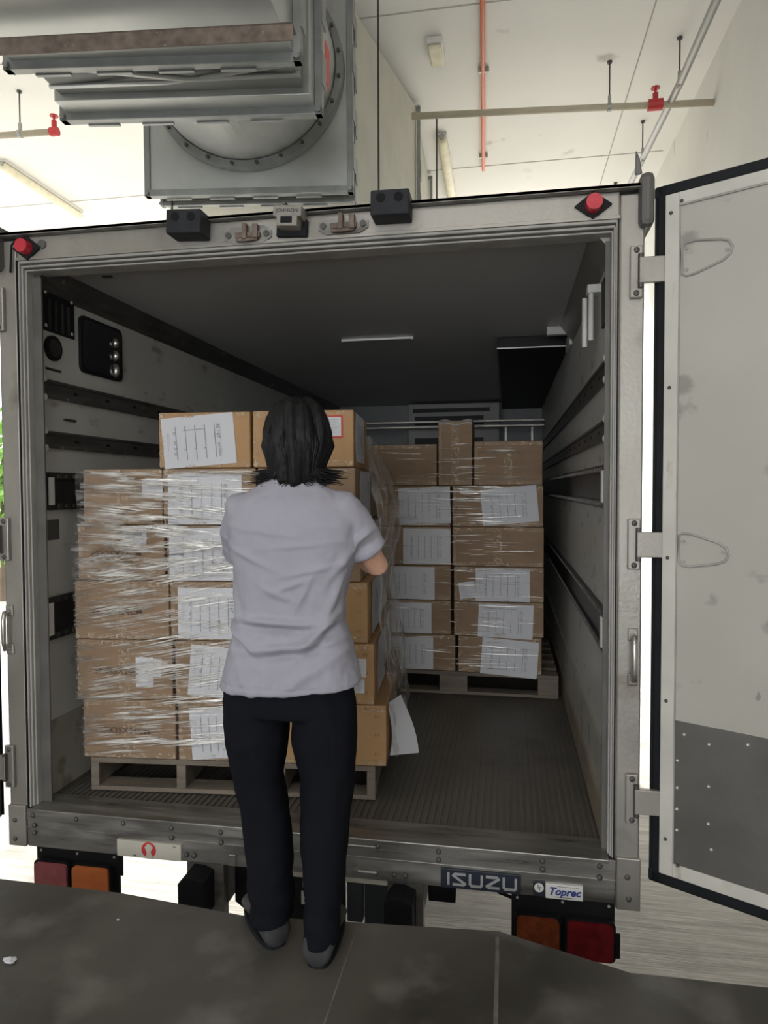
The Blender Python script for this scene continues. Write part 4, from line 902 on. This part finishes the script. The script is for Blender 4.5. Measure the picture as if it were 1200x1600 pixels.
# loose film pulled off the right side
FL = empty('loose_film', toW(O1, A1, 1.2, 0.3, Z1+0.14)); tag(FL, 'loose crumpled clear film bulging from right side of the front load', 'plastic film')
mb = MB()
def fr(a, b):
    z = 0.27+1.33*b; e = [0.06, 0.03, 0.01, 0.0, 0.0, 0.01][min(5, int(b*6))]
    base = 1.262-0.135*min(1, b*1.15); bul = 0.02+0.095*math.exp(-((b-0.74)/0.15)**2)+0.03*math.exp(-((b-0.25)/0.15)**2)*a
    v = 0.02+0.97*a
    k = noise.noise(Vector((a*4, b*13, 2)))*0.018+noise.noise(Vector((a*11, b*26, 5)))*0.009
    zz = z+0.03*noise.noise(Vector((a*6, b*5, 9))) - (0.10*a if b > 0.93 else 0)
    return Vector(toW(O1, A1, base+bul*math.sin(math.pi*min(1, a*0.8+0.15))+k+0.012, v, zz))-FL.location
mb.grid(fr, 30, 70)
mb.build('film_sheet', m_loose, FL, smooth=True, fix=False)
pp = empty('loose_paper', (1.53, 0.42, 0.22)); tag(pp, 'white paper sheet hanging loose at the bottom right of front load', 'paper')
mb = MB()
def lp(a, b): return (-0.075+0.04*a+0.07*a*(1-b)+0.01*math.sin(b*4)+0.02, 0.10*a-0.05, 0.02+0.22*b-0.03*a*(1-b)+0.01*a)
mb.grid(lp, 8, 10); mb.build('sheet', m_paper, pp, smooth=True, fix=False)
# rear pallet film
FW2 = empty('stretch_film', (O2[0], O2[1], Z1+0.14)); tag(FW2, 'clear stretch film banded across the boxes of the rear pallet', 'plastic film')
sp = []; random.seed(5)
for i in range(190):
    zone = random.random()
    if zone < 0.35: z = random.uniform(1.13, 1.37)
    elif zone < 0.5: z = random.uniform(1.4, 1.62)
    else: z = random.uniform(0.26, 1.1)
    u0 = random.choice([0.2, 0.55, 0.65, 0.7, 0.75])+random.uniform(-0.1, 0.1); u1 = min(1.17, u0+random.uniform(0.08, 0.42)); sl = random.uniform(-0.06, 0.05)
    path = [(u0+(u1-u0)*k/4, -0.014-0.006*random.random(), z+(u1-u0)*k/4*sl) for k in range(5)]
    sp.append((O2, A2, path, random.choice([0.002, 0.003, 0.004, 0.007]), random.uniform(-1, 1)))
film_pleats('film_pleats', FW2, sp, m_film)

# ------------------------------------------------------------------ the person
PX, PY = 1.32, -0.49
P = empty('person', (PX, PY, 0.0), R(3)); tag(P, 'person in lavender grey t-shirt and black trousers handling boxes from the dock', 'person')
def ell(c, rx, ry, n=28, tx=0.0, ty=0.0, e=2.3):
    out = []
    for i in range(n):
        a = 2*math.pi*i/n; ca, sa = math.cos(a), math.sin(a)
        x = math.copysign(abs(ca)**(2/e), ca)*rx; y = math.copysign(abs(sa)**(2/e), sa)*ry
        out.append((c[0]+x, c[1]+y, c[2]+tx*x+ty*y))
    return out
def bake(mb, name, m, vox, smooth_it=3, fn=None, parent=None):
    o = mb.build('tmp', m)
    md = o.modifiers.new('r', 'REMESH'); md.mode = 'VOXEL'; md.voxel_size = vox
    ms = o.modifiers.new('s', 'SMOOTH'); ms.iterations = smooth_it; ms.factor = 0.5
    bpy.context.view_layer.update()
    me = bpy.data.meshes.new_from_object(o.evaluated_get(bpy.context.evaluated_depsgraph_get()))
    bpy.data.objects.remove(o)
    me.name = name
    if fn:
        me.update(); nn = [v.normal.copy() for v in me.vertices]
        for v, n_ in zip(me.vertices, nn): v.co = fn(v.co.copy(), n_)
    for p_ in me.polygons: p_.use_smooth = True
    me.materials.clear(); me.materials.append(m)
    ob = bpy.data.objects.new(name, me); C.objects.link(ob); ob.parent = parent
    return ob
SH_R, EL_R, WR_R = (0.175, 0.0, 1.288), (0.258, 0.07, 1.125), (0.145, 0.29, 1.150)
SH_L, EL_L, WR_L = (-0.150, 0.0, 1.285), (-0.172, 0.12, 1.12), (-0.06, 0.33, 1.20)
HC = (0.025, 0.045, 1.505)
# body
mb = MB()
mb.rings([ell((0.0, 0.0, z), rx, ry) for z, rx, ry in ((0.74, 0.14, 0.085), (0.82, 0.155, 0.10), (0.95, 0.125, 0.09), (1.10, 0.13, 0.095), (1.25, 0.14, 0.09), (1.31, 0.11, 0.07), (1.35, 0.06, 0.05))])
mb.tube([(0.01, 0.0, 1.30), (0.018, 0.02, 1.38), (0.022, 0.035, 1.45)], [0.06, 0.052, 0.052], 16)
mb.ball((HC[0], HC[1], HC[2]+0.02), 0.09, (0.82, 1.0, 1.08), 24)      # skull
mb.ball((HC[0], HC[1]+0.03, HC[2]-0.05), 0.065, (0.85, 0.95, 1.0), 20)  # jaw
mb.ball((HC[0], HC[1]+0.098, HC[2]-0.012), 0.014, (0.8, 1.3, 1.6), 12)  # nose
mb.ball((HC[0], HC[1]+0.083, HC[2]-0.052), 0.02, (1.1, 0.6, 0.45), 12)  # mouth
for s in (-1, 1):
    mb.ball((HC[0]+s*0.077, HC[1]+0.0, HC[2]-0.01), 0.02, (0.5, 0.9, 1.5), 10)
    mb.tube([(s*0.085, 0, 0.80), (0.104, -0.015, 0.40), (0.104, -0.052, 0.07)] if s > 0 else [(-0.085, 0, 0.80), (-0.085, 0.01, 0.40), (-0.060, 0.0, 0.07)], [0.072, 0.045, 0.034], 14)
def arm(SH, EL, WR, s, curl):
    SH, EL, WR = Vector(SH), Vector(EL), Vector(WR)
    mb.tube([SH+Vector((-s*0.05, 0, 0.01)), SH, SH.lerp(EL, 0.5), EL, EL.lerp(WR, 0.3), WR.lerp(EL, 0.1), WR], [0.036, 0.038, 0.037, 0.033, 0.036, 0.026, 0.024], 14)
    f = (WR-EL).normalized(); side = f.cross(Vector((0, 0, 1))).normalized(); upv = side.cross(f)
    hd = (f*0.9+Vector((0, 0.3, 0.15))).normalized()
    mb.tube([WR-f*0.01, WR+hd*0.04, WR+hd*0.085], [(0.016, 0.026), (0.015, 0.040), (0.013, 0.040)], 14, upv=upv)
    for k, (off, ln) in enumerate(((-0.031, 0.062), (-0.011, 0.072), (0.010, 0.068), (0.030, 0.053))):
        b = WR+hd*0.08+side*off; dn = (-upv*curl)
        p1 = b+hd*ln*0.42+side*off*0.12; p2 = p1+(hd*0.8+dn*0.7).normalized()*ln*0.33; p3 = p2+(hd*0.45+dn).normalized()*ln*0.28
        mb.tube([b-hd*0.01, p1, p2, p3], [0.0095, 0.009, 0.0082, 0.0065], 8)
    b = WR+hd*0.025-side*s*0.028
    mb.tube([b, b+(hd*0.6-side*s*0.6).normalized()*0.035, b+(hd*0.9-side*s*0.25).normalized()*0.062], [0.012, 0.0105, 0.008], 8)
arm(SH_R, EL_R, WR_R, 1, 1.0); arm(SH_L, EL_L, WR_L, -1, 1.0)
body = bake(mb, 'body', m_skin, 0.0042, 2, None, P)
# eyes, brows and lips
mb = MB()
for s in (-1, 1): mb.ball((HC[0]+s*0.031, HC[1]+0.078, HC[2]+0.012), 0.012, (1, 0.7, 0.6), 10)
mb.build('eye', m_white, P, smooth=True, split=True)
mb = MB()
for s in (-1, 1):
    mb.ball((HC[0]+s*0.031, HC[1]+0.085, HC[2]+0.012), 0.005, (1, 0.6, 1), 8); mb.tube([(HC[0]+s*0.016, HC[1]+0.088, HC[2]+0.032), (HC[0]+s*0.048, HC[1]+0.076, HC[2]+0.032)], 0.003, 6)
mb.build('brow', m_hair, P, split=True)
MB().ball((HC[0], HC[1]+0.092, HC[2]-0.052), 0.014, (1.3, 0.4, 0.35), 10).build('lips', mat('lip', (0.40, 0.14, 0.12), 0.5), P, smooth=True)
# t-shirt
mb = MB()
prof = [(0.782, 0.211, 0.135, 0.0), (0.790, 0.212, 0.135, 0.0), (0.80, 0.207, 0.134, 0.0), (0.88, 0.186, 0.124, 0.0), (0.96, 0.165, 0.116, 0.003), (1.02, 0.160, 0.114, 0.005), (1.10, 0.168, 0.116, 0.008), (1.18, 0.182, 0.118, 0.010),
        (1.25, 0.194, 0.115, 0.010), (1.29, 0.192, 0.104, 0.010), (1.325, 0.170, 0.090, 0.010), (1.352, 0.130, 0.072, 0.012), (1.375, 0.092, 0.058, 0.014), (1.392, 0.064, 0.052, 0.015)]
mb.rings([ell((0.006+cx, -0.005+0.01*(z-0.75), z), rx, ry, 40, tx=0.05 if z < 0.9 else 0, ty=0.0, e=2.5 if z < 1.28 else 2.1) for z, rx, ry, cx in prof])
def sleeve(SH, EL, f, s):
    SH, EL = Vector(SH), Vector(EL); d = EL-SH
    mb.tube([SH+Vector((-s*0.07, 0, 0.012)), SH+Vector((-s*0.015, 0, 0.012)), SH+d*0.30, SH+d*f], [0.057, 0.060, 0.060, 0.059], 18)
sleeve(SH_R, EL_R, 0.70, 1); sleeve(SH_L, EL_L, 0.80, -1)
def wr(co, n_):
    x, y, z = co; d = 0.0
    back = 1.0 if y < 0.02 else 0.6
    # long soft folds: drag lines over lower back, side folds, shoulder tension lines
    def fold(cx, cz, ang, ln, wd, amp):
        dx, dz = x-cx, z-cz; a = dx*math.cos(ang)+dz*math.sin(ang); b = -dx*math.sin(ang)+dz*math.cos(ang)+0.25*a*a/ max(ln, .01)*0
        return amp*math.exp(-(a/ln)**2)*math.exp(-(b/wd)**2)
    for f_ in ((0.0, 0.985, R(-3), 0.10, 0.011, 0.011), (-0.01, 0.965, R(-3), 0.10, 0.010, -0.010), (0.02, 0.915, R(6), 0.12, 0.012, 0.010), (0.02, 0.893, R(8), 0.11, 0.012, -0.009),
               (-0.13, 0.95, R(-42), 0.06, 0.010, 0.012), (-0.12, 0.925, R(-38), 0.06, 0.010, -0.009), (0.11, 0.955, R(45), 0.07, 0.011, 0.011), (0.125, 0.93, R(45), 0.07, 0.011, -0.009),
               (0.04, 1.09, R(20), 0.05, 0.009, 0.006), (0.07, 1.06, R(62), 0.05, 0.010, 0.006), (0.0, 1.065, R(-25), 0.045, 0.009, 0.006), (0.06, 1.20, R(5), 0.09, 0.007, 0.004), (-0.09, 1.17, R(-24), 0.08, 0.008, 0.005),
               (-0.05, 1.24, R(-8), 0.10, 0.008, 0.003), (0.09, 1.13, R(12), 0.08, 0.008, 0.005), (0.15, 1.05, R(70), 0.10, 0.012, 0.007), (-0.145, 1.05, R(-75), 0.10, 0.010, 0.006), (0.18, 1.16, R(55), 0.06, 0.010, 0.008),
               (0.08, 0.84, R(32), 0.12, 0.016, 0.006), (-0.1, 0.83, R(-65), 0.09, 0.016, 0.006), (-0.03, 0.82, R(80), 0.05, 0.02, 0.004), (0.225, 1.22, R(35), 0.04, 0.010, 0.008), (0.235, 1.19, R(30), 0.04, 0.010, -0.006)):
        d += fold(*f_)
    d = d*back+0.004*noise.noise(Vector((x*14, y*14, z*9)))+0.0015*noise.noise(Vector((x*40, y*40, z*40)))
    if 0.796 < z < 0.801 and abs(n_.z) < 0.5: d -= 0.0015
    return co+n_*d*1.6
shirt = bake(mb, 'tshirt', m_shirt, 0.0055, 9, wr, P)
# trousers
mb = MB()
mb.rings([ell((0.0+cx, -0.003, z), rx, ry, 36) for z, rx, ry, cx in ((0.705, 0.185, 0.112, 0.005), (0.72, 0.190, 0.116, 0.005), (0.76, 0.194, 0.118, 0.0), (0.86, 0.172, 0.108, 0.0), (0.93, 0.150, 0.10, 0.0))])
Lg = [(0.74, -0.098, 0.0, 0.098, 0.108), (0.62, -0.100, 0.0, 0.092, 0.104), (0.50, -0.097, 0.006, 0.074, 0.088), (0.36, -0.076, 0.012, 0.072, 0.080), (0.22, -0.064, 0.008, 0.067, 0.078), (0.14, -0.060, 0.002, 0.064, 0.078), (0.072, -0.058, 0.0, 0.062, 0.075)]
Rg = [(0.74, 0.105, 0.0, 0.092, 0.108), (0.62, 0.106, -0.005, 0.094, 0.104), (0.50, 0.116, -0.008, 0.078, 0.090), (0.36, 0.110, -0.018, 0.074, 0.082), (0.22, 0.110, -0.035, 0.060, 0.076), (0.12, 0.108, -0.050, 0.055, 0.074), (0.050, 0.104, -0.055, 0.053, 0.070)]
for G in (Lg, Rg): mb.rings([ell((x, y, z), rx, ry, 24, e=2.2) for z, x, y, rx, ry in G])
def tw(co, n_):
    x, y, z = co; d = 0.006*noise.noise(Vector((x*10, y*10, z*4)))+0.004*math.sin(z*55+x*20)*math.exp(-((z-0.12)/0.07)**2)+0.004*noise.noise(Vector((x*22+3, y*22, z*18)))
    return co+n_*d
bake(mb, 'trousers', m_trous, 0.006, 3, tw, P)
# shoes
def shoe(x, y, rz, ln=0.235):
    mt_ = Matrix.Translation((x, y, 0)) @ Matrix.Rotation(rz, 4, 'Z')
    def rng(t, hw, h, z0=0.0):
        n = 16; return [mt_ @ Vector((math.cos(2*math.pi*i/n)*hw, t, z0+h/2+math.sin(2*math.pi*i/n)*h/2)) for i in range(n)]
    s_ = MB(); s_.rings([rng(-0.054, 0.030, 0.06, 0.008), rng(-0.044, 0.044, 0.095, 0.004), rng(0.02, 0.047, 0.115, 0.004), rng(0.08, 0.040, 0.08, 0.012), rng(0.13, 0.045, 0.06, 0.012), rng(0.17, 0.042, 0.048, 0.012), rng(0.195, 0.026, 0.03, 0.016)])
    o = s_.build('shoe', m_shoe, P, smooth=True)
    so = MB(); L2 = [(0.073-0.124*math.cos(math.pi*k/14), 0.044*math.sin(math.pi*k/14)**0.55+0.0005) for k in range(15)]
    pl_ = [(-w_, t) for t, w_ in L2]+[(w_, t) for t, w_ in L2[::-1]]
    so.prism(pl_, lambda a, b, d: mt_ @ Vector((a, b, d)), 0.0, 0.016); so.build('sole', m_rub, o)
shoe(-0.060, 0.0, R(36)); shoe(0.104, -0.062, R(-2))
# hair
mb = MB()
hx, hy, hz = HC
def hr(z, rx, ry, cx=0, cy=0): return ell((hx+cx, hy-0.012+cy, z), rx, ry, 36, e=2.0)
mb.rings([hr(hz+0.120, 0.018, 0.03), hr(hz+0.114, 0.045, 0.06), hr(hz+0.096, 0.070, 0.088), hr(hz+0.06, 0.090, 0.104), hr(hz+0.02, 0.103, 0.112), hr(hz-0.02, 0.103, 0.108, 0, -0.004), hr(hz-0.06, 0.090, 0.095, 0, -0.012), hr(hz-0.095, 0.076, 0.075, 0, -0.026), hr(hz-0.125, 0.062, 0.055, 0, -0.040), hr(hz-0.142, 0.045, 0.03, 0, -0.05)])
bake_fn = lambda co, n_: co+n_*(0.010*noise.noise(Vector((math.atan2(co.y-hy, co.x-hx)*5, co.z*4, 0)))+0.003*noise.noise(Vector((math.atan2(co.y-hy, co.x-hx)*22, co.z*6, 3))))
hair = bake(mb, 'hair', m_hair, 0.005, 2, bake_fn, P)
mb = MB(); random.seed(21)
for i in range(430):
    a = random.uniform(math.pi*0.92, math.pi*2.08)     # sides and back (back is -y)
    ca, sa = math.cos(a), math.sin(a); L_ = random.random()
    z0 = hz+random.uniform(-0.02, 0.10); k0 = math.sqrt(max(0.05, 1-((z0-hz)/0.125)**2))
    zend = hz-0.138-0.040*random.random()+0.03*abs(ca)
    tip = random.uniform(0.0, 1.0)
    flare = 0.012+0.05*abs(ca)**2*tip+0.008*tip
    p0 = Vector((hx+ca*0.100*k0, hy-0.012+sa*0.108*k0, z0)); p1 = Vector((hx+ca*0.105, hy-0.012+sa*0.110, hz-0.02)); p2 = Vector((hx+ca*0.080, hy-0.025+sa*0.078, hz-0.085))
    p3 = Vector((hx+ca*(0.068+flare*0.45), hy-0.034+sa*0.062, zend+0.02)); p4 = Vector((hx+ca*(0.066+flare*1.25)+random.uniform(-0.014, 0.014), hy-0.038+sa*0.068, zend+0.01*random.random()+0.01*abs(ca)))
    if z0 < hz: p1 = p0.lerp(p2, 0.5)+Vector((ca*0.004, sa*0.004, 0))
    rr = random.uniform(0.0012, 0.0045); mb.tube([p0, p1, p2, p3, p4], [rr*0.3, rr, rr, rr*0.8, 0.0006], 6)
for i in range(60):   # crown strands
    a = random.uniform(0, 2*math.pi); ca, sa = math.cos(a), math.sin(a); pts = []
    for t in (0.05, 0.35, 0.7, 1.0): pts.append((hx+ca*0.102*math.sin(t*1.5)+0.0, hy-0.012+sa*0.11*math.sin(t*1.5), hz+0.118*math.cos(t*1.5)+0.002))
    mb.tube(pts, [0.001, 0.003, 0.003, 0.0008], 5)
tag(mb.build('hair_locks', m_hair, hair, smooth=True), kind='stuff')

# ------------------------------------------------------------------ litter on the dock
def scrap(name, label, x, y, z, s, m, cat='litter'):
    random.seed(int(x*100)); mb = MB(); mb.ball((0, 0, s*0.32), s, (1, 0.6, 0.32), 10)
    for v in mb.bm.verts: v.co += Vector((random.uniform(-1, 1), random.uniform(-1, 1), random.uniform(-0.3, 0.5)))*s*0.18; v.co.z = max(v.co.z, 0)
    o = mb.build(name, m, ); o.location = (x, y, z); tag(o, label, cat)
scrap('paper_scrap', 'small crumpled paper scrap on the dock at lower left', 0.55, -0.72, 0.0, 0.020, m_paper)
scrap('debris_chip', 'tiny white chip on the dock beneath the left tail lamps', 0.75, -0.49, 0.0, 0.005, m_paper)
scrap('paper_scrap', 'small white block lying on the yard ground at right', 3.35, 1.30, GZ, 0.035, m_paper)
